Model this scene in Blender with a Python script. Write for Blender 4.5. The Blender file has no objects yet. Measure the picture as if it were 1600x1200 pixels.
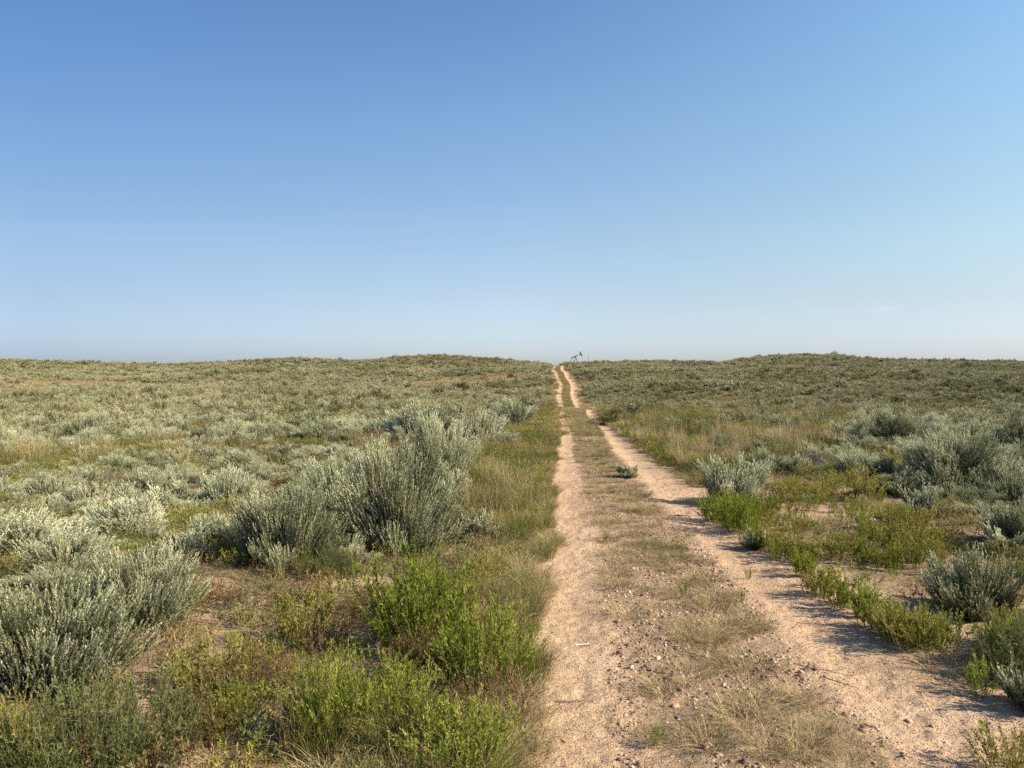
import bpy, math, random
import numpy as np
from mathutils import Vector, Matrix
R = math.radians
sc = bpy.context.scene
COL = sc.collection

# ------------------------------------------------------------------ camera
CAM_Z, FPX, HORIZON = 1.62, 1200.0, 575.0
PITCH = math.atan((600 - HORIZON) / FPX)
cam_d = bpy.data.cameras.new("camera"); cam = bpy.data.objects.new("camera", cam_d); COL.objects.link(cam)
cam.location = (0, 0, CAM_Z); cam.rotation_euler = (math.pi / 2 - PITCH, 0, 0)
cam_d.sensor_width = 36; cam_d.lens = 27.0; cam_d.clip_start = 0.05; cam_d.clip_end = 9000
sc.camera = cam

# ------------------------------------------------------------------ light
SUN_EL, SUN_AZ = 33.0, 110.0       # azimuth clockwise from +Y (the view direction)
sc.view_settings.view_transform = 'Standard'; sc.view_settings.look = 'None'
sc.view_settings.gamma = 1.0; sc.view_settings.exposure = 1.09
world = bpy.data.worlds.new("World"); sc.world = world; world.use_nodes = True
wn = world.node_tree; wn.nodes.clear()
wo = wn.nodes.new('ShaderNodeOutputWorld'); wb = wn.nodes.new('ShaderNodeBackground')
sky = wn.nodes.new('ShaderNodeTexSky'); sky.sky_type = 'NISHITA'; sky.sun_disc = False
sky.sun_elevation = R(SUN_EL); sky.sun_rotation = R(SUN_AZ); sky.altitude = 0
sky.air_density = 1.0; sky.dust_density = 0.6; sky.ozone_density = 4.0
wb.inputs['Strength'].default_value = 0.056
# colour balance of the hazy summer sky by height and by bearing (paler towards the sun's side)
tcw = wn.nodes.new('ShaderNodeTexCoord'); sep = wn.nodes.new('ShaderNodeSeparateXYZ'); wn.links.new(tcw.outputs['Generated'], sep.inputs[0])
def wramp(stops):
    r = wn.nodes.new('ShaderNodeValToRGB'); wn.links.new(sep.outputs['Z'], r.inputs[0]); e = r.color_ramp.elements
    while len(e) < len(stops): e.new(.5)
    for i, (p, c) in enumerate(stops): e[i].position = p; e[i].color = (c[0] / 2, c[1] / 2, c[2] / 2, 1)
    return r.outputs[0]
def wmap(a, b):
    n = wn.nodes.new('ShaderNodeMapRange'); wn.links.new(sep.outputs['X'], n.inputs[0]); n.inputs[1].default_value = a; n.inputs[2].default_value = b; return n.outputs[0]
def wmix(f, a, b, mode='MIX'):
    n = wn.nodes.new('ShaderNodeMixRGB'); n.blend_type = mode
    for k, v in enumerate((f, a, b)):
        if hasattr(v, 'is_output'): wn.links.new(v, n.inputs[k])
        else: n.inputs[k].default_value = v
    return n.outputs[0]
SK_L = wramp([(.019, (.75, .83, 1.22)), (.081, (.895, .831, .972)), (.150, (1.027, .956, .999)), (.256, (1.025, 1.04, 1.131)), (.37, (.937, 1.072, 1.258))])
SK_C = wramp([(.022, (1.24, 1.25, 1.60)), (.095, (1.457, 1.262, 1.30)), (.176, (1.573, 1.404, 1.344)), (.298, (1.573, 1.533, 1.529)), (.42, (1.339, 1.436, 1.557))])
SK_R = wramp([(.019, (1.349, 1.347, 1.74)), (.081, (1.58, 1.33, 1.31)), (.150, (1.87, 1.61, 1.36)), (.256, (2.0, 1.84, 1.56)), (.37, (2.0, 1.99, 1.82))])
bal = wmix(wmap(0, .52), wmix(wmap(-.52, 0), SK_L, SK_C), SK_R)
bal = wmix(1.0, bal, (1.97, 2.03, 1.98, 1), 'MULTIPLY')
skc = wmix(1.0, sky.outputs[0], bal, 'MULTIPLY')
# two faint wisps of cloud low on the sun's side
mp = wn.nodes.new('ShaderNodeMapping'); mp.inputs['Scale'].default_value = (14, 14, 150); wn.links.new(tcw.outputs['Generated'], mp.inputs[0])
nzw = wn.nodes.new('ShaderNodeTexNoise'); nzw.inputs['Scale'].default_value = 1.6; nzw.inputs['Detail'].default_value = 6; nzw.inputs['Roughness'].default_value = .6; wn.links.new(mp.outputs[0], nzw.inputs['Vector'])
def wm(op, a, b, clamp=False):
    n = wn.nodes.new('ShaderNodeMath'); n.operation = op; n.use_clamp = clamp
    for k, v in enumerate((a, b)):
        if hasattr(v, 'is_output'): wn.links.new(v, n.inputs[k])
        else: n.inputs[k].default_value = v
    return n.outputs[0]
def bump_at(x0, z0, sx, sz):
    dx = wm('DIVIDE', wm('SUBTRACT', sep.outputs['X'], x0), sx); dz = wm('DIVIDE', wm('SUBTRACT', sep.outputs['Z'], z0), sz)
    return wm('POWER', 2.718, wm('MULTIPLY', -1.0, wm('ADD', wm('MULTIPLY', dx, dx), wm('MULTIPLY', dz, dz))))
cm = wm('ADD', bump_at(.366, .0815, .017, .0035), bump_at(.435, .0690, .016, .0042))
cf = wm('MULTIPLY', cm, wm('MULTIPLY', wm('SUBTRACT', nzw.outputs['Fac'], .42), .5, True), True)
skc = wmix(cf, skc, (10.5, 11.2, 12.2, 1))
wn.links.new(skc, wb.inputs['Color']); wn.links.new(wb.outputs[0], wo.inputs['Surface'])
sun_d = bpy.data.lights.new("sun", 'SUN'); sun = bpy.data.objects.new("sun", sun_d); COL.objects.link(sun)
sun_d.energy = 5.0; sun_d.angle = R(0.5); sun_d.color = (1.0, 0.86, 0.66)
sv = Vector((math.sin(R(SUN_AZ)) * math.cos(R(SUN_EL)), math.cos(R(SUN_AZ)) * math.cos(R(SUN_EL)), math.sin(R(SUN_EL))))
sun.rotation_euler = sv.to_track_quat('Z', 'Y').to_euler(); sun.location = (30, -5, 20)
cy = sc.cycles
cy.max_bounces = 6; cy.diffuse_bounces = 3; cy.glossy_bounces = 2; cy.transmission_bounces = 4; cy.transparent_max_bounces = 4
cy.use_denoising = False

# ------------------------------------------------------------------ noise
_rng0 = np.random.default_rng(11)
_TAB = _rng0.random((256, 256))
def vnoise(x, y):
    xi = np.floor(x).astype(int); yi = np.floor(y).astype(int)
    fx = x - xi; fy = y - yi; fx = fx * fx * (3 - 2 * fx); fy = fy * fy * (3 - 2 * fy)
    t = lambda a, b: _TAB[a & 255, b & 255]
    return (t(xi, yi) * (1 - fx) + t(xi + 1, yi) * fx) * (1 - fy) + (t(xi, yi + 1) * (1 - fx) + t(xi + 1, yi + 1) * fx) * fy
def fbm(x, y, s, o=4, off=0.0):
    v = 0; a = 1; tot = 0
    for i in range(o):
        v = v + a * vnoise(x * s + off + 17.3 * i, y * s - off + 9.1 * i); tot += a; a *= .5; s *= 2.03
    return v / tot                      # 0..1, mean .5
def sstep(a, b, x):
    t = np.clip((x - a) / (b - a), 0, 1); return t * t * (3 - 2 * t)

# ------------------------------------------------------------------ terrain
def table(kn, vals, smooth):
    g = np.arange(-60, 700, .5); v = np.interp(g, kn, vals)
    w = np.exp(-.5 * (np.arange(-40, 41) * .5 / smooth) ** 2); w /= w.sum()
    return g, np.convolve(np.pad(v, 40, mode='edge'), w, 'valid')
TRK = table([-60, 0, 3, 6, 10, 21, 35, 45, 58, 72, 85, 96, 107, 130, 160, 180, 220, 300, 700],
            [.5, .05, 0, -.14, -.30, -.57, -.70, -.76, -1.75, -1.80, -1.25, -.6, .1, 1.25, 2.0, 2.2, 2.3, 2.2, 0], 2.2)
FLD = table([-60, 0, 10, 30, 60, 80, 700], [.3, .05, -.22, -.5, -.75, -.85, -.85], 3)
CEN = table([-60, 0, 3, 6.3, 10.3, 21, 45, 60, 75, 96, 107, 130, 160, 200, 260, 700],
            [.6, .93, 1.06, 1.29, 1.56, 2.24, 3.8, 4.65, 5.3, 6.5, 7.0, 8.2, 9.4, 11.2, 14.5, 40], 1.2)
SKX = np.array([-400, 0, 100, 240, 300, 380, 440, 500, 560, 620, 690, 780, 850, 890, 920, 1000, 1130, 1190, 1250, 1350, 1450, 1600, 2000])
SKY = np.array([566, 563, 565, 568, 567, 564, 560, 561, 563, 558, 555.5, 559, 566, 571, 566, 565, 566.5, 561, 558.5, 563, 565.5, 567, 568.])
SKY = 568 + (SKY - 568) * 1.22
def t_at(T, v): return np.interp(v, T[0], T[1])
def cx(y): return t_at(CEN, y) + sstep(6, 25, y) * (.09 * np.sin(y * .27 + .5) + .10 * np.sin(y * .11 + 1.2)) + sstep(60, 90, y) * .35 * np.sin(y * .085)
def height(x, y):
    x = np.asarray(x, float); y = np.asarray(y, float)
    r = np.hypot(x, y); yy = np.maximum(y, 1e-3)
    px = np.where(y > 1, 800 + FPX * x / np.maximum(y, 1), np.where(x > 0, 1900, -300))
    zs = CAM_Z + (575 - np.interp(px, SKX, SKY)) / FPX * 215 - .55
    u = x - cx(y)
    side = sstep(-6, 6, u)
    base = t_at(FLD, r)
    base = base + (fbm(x, y, .035, 3) - .5) * 1.1 * sstep(15, 50, r)
    base = base - side * .55 * np.exp(-((r - 72) / 22) ** 2)
    up0 = 100 * (1 - side) + 72 * side; up1 = 225 * (1 - side) + 190 * side
    k = np.clip((r - up0) / (up1 - up0), 0, 1); k = k ** 1.15 * (1 - .25 * (1 - k) * (1-side))
    far = zs - np.maximum(r - 240, 0) * .012
    far = np.maximum(far, -2 + 0 * far)
    z = base * (1 - k) + far * k
    z = z + (fbm(x, y, .09, 3, 5.) - .5) * .8 * sstep(90, 160, r) * (1 - sstep(190, 225, r))
    wt = np.exp(-(np.maximum(np.abs(u) - 2.2, 0) / (3 + .06 * np.maximum(y, 0))) ** 2) * (1 - sstep(190, 260, y))
    z = z * (1 - wt) + t_at(TRK, y) * wt
    # hummocks away from the wheel tracks, and the two ruts
    off = sstep(1.3, 3.0, np.abs(u)); near = 1 - sstep(40, 90, r)
    z = z + off * near * ((fbm(x, y, .45, 3, 2.) - .5) * .30)
    z = z + (fbm(x, y, 3.2, 3, 7.) - .5) * .028 * near * (.35 + .65 * sstep(.25, .5, np.abs(np.abs(u) - .8)))
    z = z + (fbm(x, y, 16., 3, 3.) - .5) * .034 * (1 - sstep(9, 25, r)) + (fbm(x, y, 5.5, 2, 13.) - .5) * .012 * (1 - sstep(15, 40, r))
    rut = np.exp(-((np.abs(u) - .80) / .20) ** 2)
    z = z - .020 * rut
    return z
def ground_at(px, py):
    """where the sight line of a photo pixel meets the ground"""
    d = Vector(((px - 800) / FPX, (600 - py) / FPX, -1)); d = Matrix.Rotation(math.pi / 2 - PITCH, 3, 'X') @ d
    t = np.geomspace(1.5, 420, 6000)
    x = d.x * t; y = d.y * t; z = CAM_Z + d.z * t
    b = np.nonzero(z < height(x, y))[0]
    i = b[0] if len(b) else len(t) - 1
    return float(x[i]), float(y[i]), float(height(x[i], y[i]))
def project(x, y, z):
    cp, sp = math.cos(PITCH), math.sin(PITCH); dz = z - CAM_Z
    dep = y * cp - dz * sp; up = y * sp + dz * cp
    dep = np.maximum(dep, .01)
    return 800 + FPX * x / dep, 600 - FPX * up / dep, dep
def inpoly(px, py, poly):
    px = np.asarray(px); c = np.zeros(px.shape, bool); n = len(poly)
    for i in range(n):
        x1, y1 = poly[i]; x2, y2 = poly[i - 1]
        c ^= ((y1 > py) != (y2 > py)) & (px < (x2 - x1) * (py - y1) / (y2 - y1 + 1e-9) + x1)
    return c

# ---- zones measured on the photograph (outlines of the ground patches, as photo positions)
OPEN_L = [(230, 1300), (880, 1300), (880, 690), (790, 690), (770, 715), (775, 800), (720, 870), (560, 890), (380, 900), (300, 895), (300, 1010), (240, 1100)]
OPEN_R = [(870, 640), (940, 640), (1000, 700), (1090, 760), (1200, 745), (1300, 740), (1400, 760), (1420, 800), (1530, 860), (1700, 1000), (1900, 1300), (870, 1300)]
TALL_R = [(905, 628), (1060, 612), (1340, 630), (1330, 690), (1280, 720), (1190, 735), (1090, 745), (1030, 720), (960, 665)]
TALL_L = [(735, 668), (865, 625), (872, 700), (862, 870), (790, 860), (730, 800)]

# ------------------------------------------------------------------ mesh builder
class MB:
    def __init__(s): s.V = []; s.F = []; s.T = []; s.M = []; s.n = 0
    def add(s, V, F, tint, mat=0):
        V = np.asarray(V, np.float32).reshape(-1, 3); F = np.asarray(F, np.int64)
        s.V.append(V); s.F.append(F + s.n); s.T.append(np.broadcast_to(np.asarray(tint, np.float32), (len(V),)).copy())
        s.M.append(np.full(len(F), mat, np.int32)); s.n += len(V)
    def leaves(s, P, D, S, L, W, tint, mat=0, fat=.5):
        n = len(P); L = np.broadcast_to(L, (n,))[:, None]; W = np.broadcast_to(W, (n,))[:, None] * .5
        V = np.stack([P, P + D * L * fat + S * W, P + D * L, P + D * L * fat - S * W], 1)
        F = np.arange(n)[:, None] * 4 + np.arange(4)[None]
        s.add(V, F, np.repeat(np.broadcast_to(tint, (n,)), 4), mat)
    def ribbons(s, C, W, S, tint, mat=0):
        n, k, _ = C.shape; W = np.broadcast_to(W, (n, k))[:, :, None] * .5; S = S[:, None, :]
        V = np.stack([C - S * W, C + S * W], 2).reshape(n, k * 2, 3)
        a = np.arange(k - 1) * 2; f = np.stack([a, a + 1, a + 3, a + 2], 1)
        F = (np.arange(n)[:, None, None] * 2 * k + f[None]).reshape(-1, 4)
        s.add(V, F, np.repeat(np.broadcast_to(tint, (n,)), 2 * k), mat)
    def tubes(s, C, Rr, tint, mat=0, sides=4):
        n, k, _ = C.shape; Rr = np.broadcast_to(Rr, (n, k))
        T = np.gradient(C, axis=1); T /= np.linalg.norm(T, axis=2, keepdims=True) + 1e-9
        ref = np.where(np.abs(T[:, :1, 2:3]) > .9, np.array([1., 0, 0]), np.array([0, 0, 1.]))
        A = np.cross(T, ref); A /= np.linalg.norm(A, axis=2, keepdims=True) + 1e-9; B = np.cross(T, A)
        an = np.arange(sides) * 2 * np.pi / sides
        V = C[:, :, None] + Rr[:, :, None, None] * (A[:, :, None] * np.cos(an)[None, None, :, None] + B[:, :, None] * np.sin(an)[None, None, :, None])
        i, j = np.meshgrid(np.arange(k - 1), np.arange(sides), indexing='ij'); i = i.ravel(); j = j.ravel(); j2 = (j + 1) % sides
        f = np.stack([i * sides + j, i * sides + j2, (i + 1) * sides + j2, (i + 1) * sides + j], 1)
        F = (np.arange(n)[:, None, None] * k * sides + f[None]).reshape(-1, 4)
        s.add(V, F, np.repeat(np.broadcast_to(tint, (n,)), k * sides), mat)
    def box(s, c, d, tint=.5, mat=0, rot=None):
        v = np.array([[x, y, z] for x in (-.5, .5) for y in (-.5, .5) for z in (-.5, .5)]) * np.array(d)
        if rot is not None: v = v @ np.array(rot.to_3x3()).T
        s.add(v + np.array(c), [[0, 1, 3, 2], [4, 6, 7, 5], [0, 4, 5, 1], [2, 3, 7, 6], [0, 2, 6, 4], [1, 5, 7, 3]], tint, mat)
    def bar(s, a, b, w, tint=.5, mat=0):
        a = Vector(a); b = Vector(b); d = b - a
        s.box((a + b) / 2, (w, w, d.length), tint, mat, d.to_track_quat('Z', 'X').to_matrix())
    def mesh(s, name, mats, smooth=False):
        V = np.concatenate(s.V); T = np.concatenate(s.T); M = np.concatenate(s.M)
        me = bpy.data.meshes.new(name); me.vertices.add(len(V)); me.vertices.foreach_set('co', V.ravel())
        ks = np.concatenate([np.full(len(f), f.shape[1]) for f in s.F]); idx = np.concatenate([f.ravel() for f in s.F])
        me.loops.add(len(idx)); me.loops.foreach_set('vertex_index', idx.astype(np.int32))
        st = np.concatenate([[0], np.cumsum(ks)[:-1]]).astype(np.int32)
        me.polygons.add(len(ks)); me.polygons.foreach_set('loop_start', st)
        for m in mats: me.materials.append(m)
        me.polygons.foreach_set('material_index', M)
        if smooth: me.polygons.foreach_set('use_smooth', np.ones(len(ks), bool))
        at = me.attributes.new('tint', 'FLOAT', 'POINT'); at.data.foreach_set('value', T)
        me.update(calc_edges=True)
        return me
def link(name, me, parent=None):
    o = bpy.data.objects.new(name, me); COL.objects.link(o)
    if parent: o.parent = parent
    return o
def tag(o, label=None, cat=None, group=None, kind=None):
    if label: o['label'] = label
    if cat: o['category'] = cat
    if group: o['group'] = group
    if kind: o['kind'] = kind
    return o
def empty(name, loc=(0, 0, 0), rz=0):
    o = bpy.data.objects.new(name, None); COL.objects.link(o); o.location = loc; o.rotation_euler.z = rz; o.empty_display_size = .1
    return o
def copy_tree(o, parent=None):
    c = o.copy(); COL.objects.link(c); c.parent = parent
    for ch in o.children: copy_tree(ch, c)
    return c

# ------------------------------------------------------------------ materials
def nt(name):
    m = bpy.data.materials.new(name); m.use_nodes = True; t = m.node_tree; t.nodes.clear(); return m, t
def veg(name, stops, trans=.3, patch=.35, rnd=.3, pscale=.25):
    m, t = nt(name); N = t.nodes.new; L = t.links.new
    at = N('ShaderNodeAttribute'); at.attribute_name = 'tint'
    oi = N('ShaderNodeObjectInfo'); geo = N('ShaderNodeNewGeometry')
    nz = N('ShaderNodeTexNoise'); nz.inputs['Scale'].default_value = pscale; nz.inputs['Detail'].default_value = 3; L(geo.outputs['Position'], nz.inputs['Vector'])
    def mth(op, a, b):
        n = N('ShaderNodeMath'); n.operation = op
        for i, v in enumerate((a, b)):
            if hasattr(v, 'is_output'): L(v, n.inputs[i])
            else: n.inputs[i].default_value = v
        return n.outputs[0]
    a = mth('MULTIPLY', mth('SUBTRACT', oi.outputs['Random'], .5), rnd)
    b = mth('MULTIPLY', mth('SUBTRACT', nz.outputs['Fac'], .5), patch * 3)
    f = mth('ADD', mth('ADD', at.outputs['Fac'], a), b)
    cr = N('ShaderNodeValToRGB'); L(f, cr.inputs[0]); e = cr.color_ramp.elements
    while len(e) < len(stops): e.new(.5)
    for i, (p, c) in enumerate(stops): e[i].position = p; e[i].color = (*c, 1)
    d = N('ShaderNodeBsdfDiffuse'); tr = N('ShaderNodeBsdfTranslucent'); mx = N('ShaderNodeMixShader'); mx.inputs[0].default_value = trans
    o = N('ShaderNodeOutputMaterial'); L(cr.outputs[0], d.inputs[0]); L(cr.outputs[0], tr.inputs[0]); L(d.outputs[0], mx.inputs[1]); L(tr.outputs[0], mx.inputs[2]); L(mx.outputs[0], o.inputs[0])
    return m
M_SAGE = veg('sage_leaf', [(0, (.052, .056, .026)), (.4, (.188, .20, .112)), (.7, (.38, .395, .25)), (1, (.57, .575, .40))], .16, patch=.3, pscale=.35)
M_SAGEF = veg('sage_leaf_far', [(0, (.050, .047, .018)), (.4, (.146, .148, .068)), (.7, (.295, .288, .168)), (1, (.40, .375, .245))], .12, patch=.4, pscale=.09)
M_WOOD = veg('woody_stem', [(0, (.035, .024, .016)), (.5, (.095, .068, .045)), (1, (.20, .155, .11))], .0)
M_GREEN = veg('bright_weed', [(0, (.065, .085, .012)), (.5, (.185, .225, .034)), (1, (.36, .36, .09))], .3)
M_YELL = veg('yellow_weed', [(0, (.10, .095, .02)), (.5, (.24, .22, .055)), (1, (.42, .35, .13))], .28)
M_DUSK = veg('dusky_weed', [(0, (.055, .065, .022)), (.5, (.125, .14, .055)), (1, (.23, .235, .11))], .22)
M_DARK = veg('dark_shrub', [(0, (.035, .04, .012)), (.5, (.08, .09, .028)), (1, (.15, .15, .055))], .15)
M_RUST = veg('rust_weed', [(0, (.075, .045, .024)), (.5, (.15, .095, .05)), (1, (.25, .185, .095))], .15)
M_GRASS = veg('dry_grass', [(0, (.10, .09, .035)), (.4, (.235, .20, .092)), (.75, (.40, .31, .18)), (1, (.54, .43, .27))], .2)
M_GGRASS = veg('green_grass', [(0, (.045, .06, .012)), (.5, (.125, .135, .035)), (.85, (.25, .225, .085)), (1, (.38, .31, .15))], .22)
M_DEAD = veg('dead_brush', [(0, (.06, .045, .038)), (.5, (.15, .115, .095)), (1, (.27, .22, .18))], .1)
M_STRAW = veg('straw', [(0, (.20, .15, .07)), (.5, (.35, .27, .145)), (1, (.50, .40, .25))], .2)

def sand(name, litter):
    m, t = nt(name); N = t.nodes.new; L = t.links.new
    geo = N('ShaderNodeNewGeometry')
    def noise(s, det=4, rough=.6):
        n = N('ShaderNodeTexNoise'); n.inputs['Scale'].default_value = s; n.inputs['Detail'].default_value = det; n.inputs['Roughness'].default_value = rough
        L(geo.outputs['Position'], n.inputs['Vector']); return n.outputs['Fac']
    def ramp(f, st):
        r = N('ShaderNodeValToRGB'); L(f, r.inputs[0]); e = r.color_ramp.elements
        while len(e) < len(st): e.new(.5)
        for i, (p, c) in enumerate(st): e[i].position = p; e[i].color = (*c, 1) if len(c) == 3 else c
        return r.outputs[0]
    def mix(f, a, b, mode='MIX'):
        n = N('ShaderNodeMix'); n.data_type = 'RGBA'; n.blend_type = mode
        for k, v in (('Factor', f), ('A', a), ('B', b)):
            s = [i for i in n.inputs if i.name == k and (i.type == 'RGBA' or k == 'Factor' and i.type == 'VALUE')][0]
            if hasattr(v, 'is_output'): L(v, s)
            else: s.default_value = v
        return [o for o in n.outputs if o.type == 'RGBA'][0]
    c = ramp(noise(1.3), [(.3, (.40, .278, .180)), (.5, (.50, .358, .238)), (.7, (.57, .42, .29))])
    fine = ramp(noise(60, 5, .75), [(.36, (.45, .40, .37)), (.46, (.9, .9, .9)), (.6, (1.15, 1.13, 1.1))])
    c = mix(1.0, c, fine, 'MULTIPLY')
    vo = N('ShaderNodeTexVoronoi'); vo.inputs['Scale'].default_value = 95; L(geo.outputs['Position'], vo.inputs['Vector'])
    grit = ramp(vo.outputs['Distance'], [(.10, (1, 1, 1)), (.22, (0, 0, 0))])
    gm = N('ShaderNodeMath'); gm.operation = 'MULTIPLY'; L(grit, gm.inputs[0]); L(ramp(noise(7), [(.46, (0, 0, 0)), (.6, (.75, .75, .75))]), gm.inputs[1])
    hue = N('ShaderNodeSeparateColor'); L(vo.outputs['Color'], hue.inputs[0])
    gcol = ramp(hue.outputs[0], [(.0, (.20, .11, .07)), (.4, (.30, .18, .12)), (.7, (.20, .14, .11)), (1, (.45, .34, .26))])
    c = mix(gm.outputs[0], c, gcol)
    if litter:
        at = N('ShaderNodeAttribute'); at.attribute_name = 'litter'
        lc = ramp(noise(22, 5, .7), [(.3, (.06, .048, .028)), (.5, (.15, .115, .068)), (.68, (.29, .22, .135))])
        br = ramp(noise(9, 5, .7), [(.36, (0, 0, 0)), (.56, (1, 1, 1))])
        f = N('ShaderNodeMath'); f.operation = 'MULTIPLY'; L(at.outputs['Fac'], f.inputs[0]); L(br, f.inputs[1])
        fa = N('ShaderNodeMath'); fa.operation = 'MULTIPLY_ADD'; L(at.outputs['Fac'], fa.inputs[0]); fa.inputs[1].default_value = .55; L(f.outputs[0], fa.inputs[2]); fa.use_clamp = True
        c = mix(fa.outputs[0], c, lc)
    b = N('ShaderNodeBump'); b.inputs['Strength'].default_value = 1.0; b.inputs['Distance'].default_value = .028
    s1 = N('ShaderNodeMath'); s1.operation = 'MULTIPLY_ADD'; L(noise(120, 3, .7), s1.inputs[0]); s1.inputs[1].default_value = .35; L(noise(24, 5, .7), s1.inputs[2])
    L(s1.outputs[0], b.inputs['Height'])
    d = N('ShaderNodeBsdfDiffuse'); L(c, d.inputs[0]); L(b.outputs[0], d.inputs['Normal'])
    o = N('ShaderNodeOutputMaterial'); L(d.outputs[0], o.inputs[0])
    return m
M_SAND = sand('sandy_ground', True); M_TRACK = sand('track_sand', False)
def plain(name, stops, rough=.8, metal=0., scale=30):
    m, t = nt(name); N = t.nodes.new; L = t.links.new
    oi = N('ShaderNodeAttribute'); oi.attribute_name = 'tint'; tc = N('ShaderNodeTexCoord')
    nz = N('ShaderNodeTexNoise'); nz.inputs['Scale'].default_value = scale; L(tc.outputs['Object'], nz.inputs['Vector'])
    a = N('ShaderNodeMath'); a.operation = 'MULTIPLY_ADD'; L(nz.outputs['Fac'], a.inputs[0]); a.inputs[1].default_value = .4
    s = N('ShaderNodeMath'); s.operation = 'SUBTRACT'; L(oi.outputs['Fac'], s.inputs[0]); s.inputs[1].default_value = .2; L(s.outputs[0], a.inputs[2])
    cr = N('ShaderNodeValToRGB'); L(a.outputs[0], cr.inputs[0]); e = cr.color_ramp.elements
    while len(e) < len(stops): e.new(.5)
    for i, (p, c) in enumerate(stops): e[i].position = p; e[i].color = (*c, 1)
    b = N('ShaderNodeBsdfPrincipled'); b.inputs['Roughness'].default_value = rough; b.inputs['Metallic'].default_value = metal
    L(cr.outputs[0], b.inputs['Base Color']); o = N('ShaderNodeOutputMaterial'); L(b.outputs[0], o.inputs[0])
    return m
M_STONE = plain('pebble', [(0, (.09, .055, .045)), (.3, (.22, .135, .092)), (.55, (.34, .225, .155)), (.75, (.28, .22, .175)), (.9, (.42, .30, .20)), (1, (.52, .43, .34))], .85)
M_STEEL = plain('weathered_steel', [(0, (.03, .034, .036)), (1, (.085, .092, .095))], .6, .3)
M_TWIG = plain('dead_twig', [(0, (.07, .045, .03)), (1, (.2, .14, .1))], .9)
M_BLEACH = plain('bleached_wood', [(0, (.45, .38, .30)), (1, (.75, .68, .58))], .9)

# ------------------------------------------------------------------ ground, one graded sheet cut into soil and wheel tracks
def geo_steps(a, b, k, h0):
    out = [a]; h = h0
    while out[-1] < b: h = max(h0, abs(out[-1]) * k); out.append(out[-1] + h)
    return out
ys = np.array([-60, -40, -25, -15, -9, -5, -3, -1.5, -.5, .2, .8, 1.2] + geo_steps(1.5, 420, .0062, .012) + list(np.geomspace(440, 6500, 40)))
us = [0.]; 
while us[-1] < 3200:
    a = us[-1]; us.append(a + (.02 if a < 1.5 else max(.02, (a - 1.5) * .028 + .02)))
us = np.array(us); us = np.concatenate([-us[:0:-1], us])
Y, U = np.meshgrid(ys, us, indexing='ij')
wid = 1 + 0 * Y
X = cx(Y) * 1.0 + U
Z = height(X, Y)
nr, nc = X.shape
jn = fbm(X, Y, 5., 3, 31.) - .5; jb = fbm(X, Y, 1.1, 2, 41.) - .5
farw = .09 * sstep(40, 70, Y)
dl = np.abs(U + .76) - (.20 + farw + .14 * jn + .12 * jb); dr = np.abs(U - .80) - (.22 + farw + .16 * jn + .14 * jb)
vis = (Y < 190) & (Y > -40)
inside = ((dl < 0) | (dr < 0)) & vis
i, j = np.meshgrid(np.arange(nr - 1), np.arange(nc - 1), indexing='ij')
q = np.stack([i * nc + j, i * nc + j + 1, (i + 1) * nc + j + 1, (i + 1) * nc + j], -1).reshape(-1, 4)
fin = (inside[:-1, :-1] & inside[1:, 1:] & inside[:-1, 1:] & inside[1:, :-1]).ravel()
VV = np.stack([X, Y, Z], -1).reshape(-1, 3)
au = np.abs(U)
lit = sstep(.95, 1.9, au - .5 * (fbm(X, Y, .9, 3, 3.) - .5)) * (.25 + .9 * sstep(.42, .62, fbm(X, Y, .55, 4, 12.)))
lit = np.maximum(lit, sstep(8, 22, np.hypot(X, Y)) * sstep(1.2, 2.4, au))
opr = inpoly(*project(X, Y, Z)[:2], OPEN_R) & (U > 1); lit = np.where(opr, lit * .45, lit)
strip = (.42 + .45 * sstep(9, 22, Y)) * (1 - sstep(.38, .66, au + .25 * (fbm(X, Y, 2.2, 3, 8.) - .5)))
lit = np.clip(np.maximum(lit, strip), 0, 1).ravel()
def sheet(name, mask, mat):
    f = q[mask]; used, inv = np.unique(f, return_inverse=True); f = inv.reshape(f.shape)
    mb = MB(); mb.add(VV[used], f, .5); me = mb.mesh(name, [mat], True)
    at = me.attributes.new('litter', 'FLOAT', 'POINT'); at.data.foreach_set('value', lit[used].astype(np.float32))
    return tag(link(name, me), kind='structure')
sheet('ground', ~fin, M_SAND); sheet('dirt_track', fin, M_TRACK)

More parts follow.
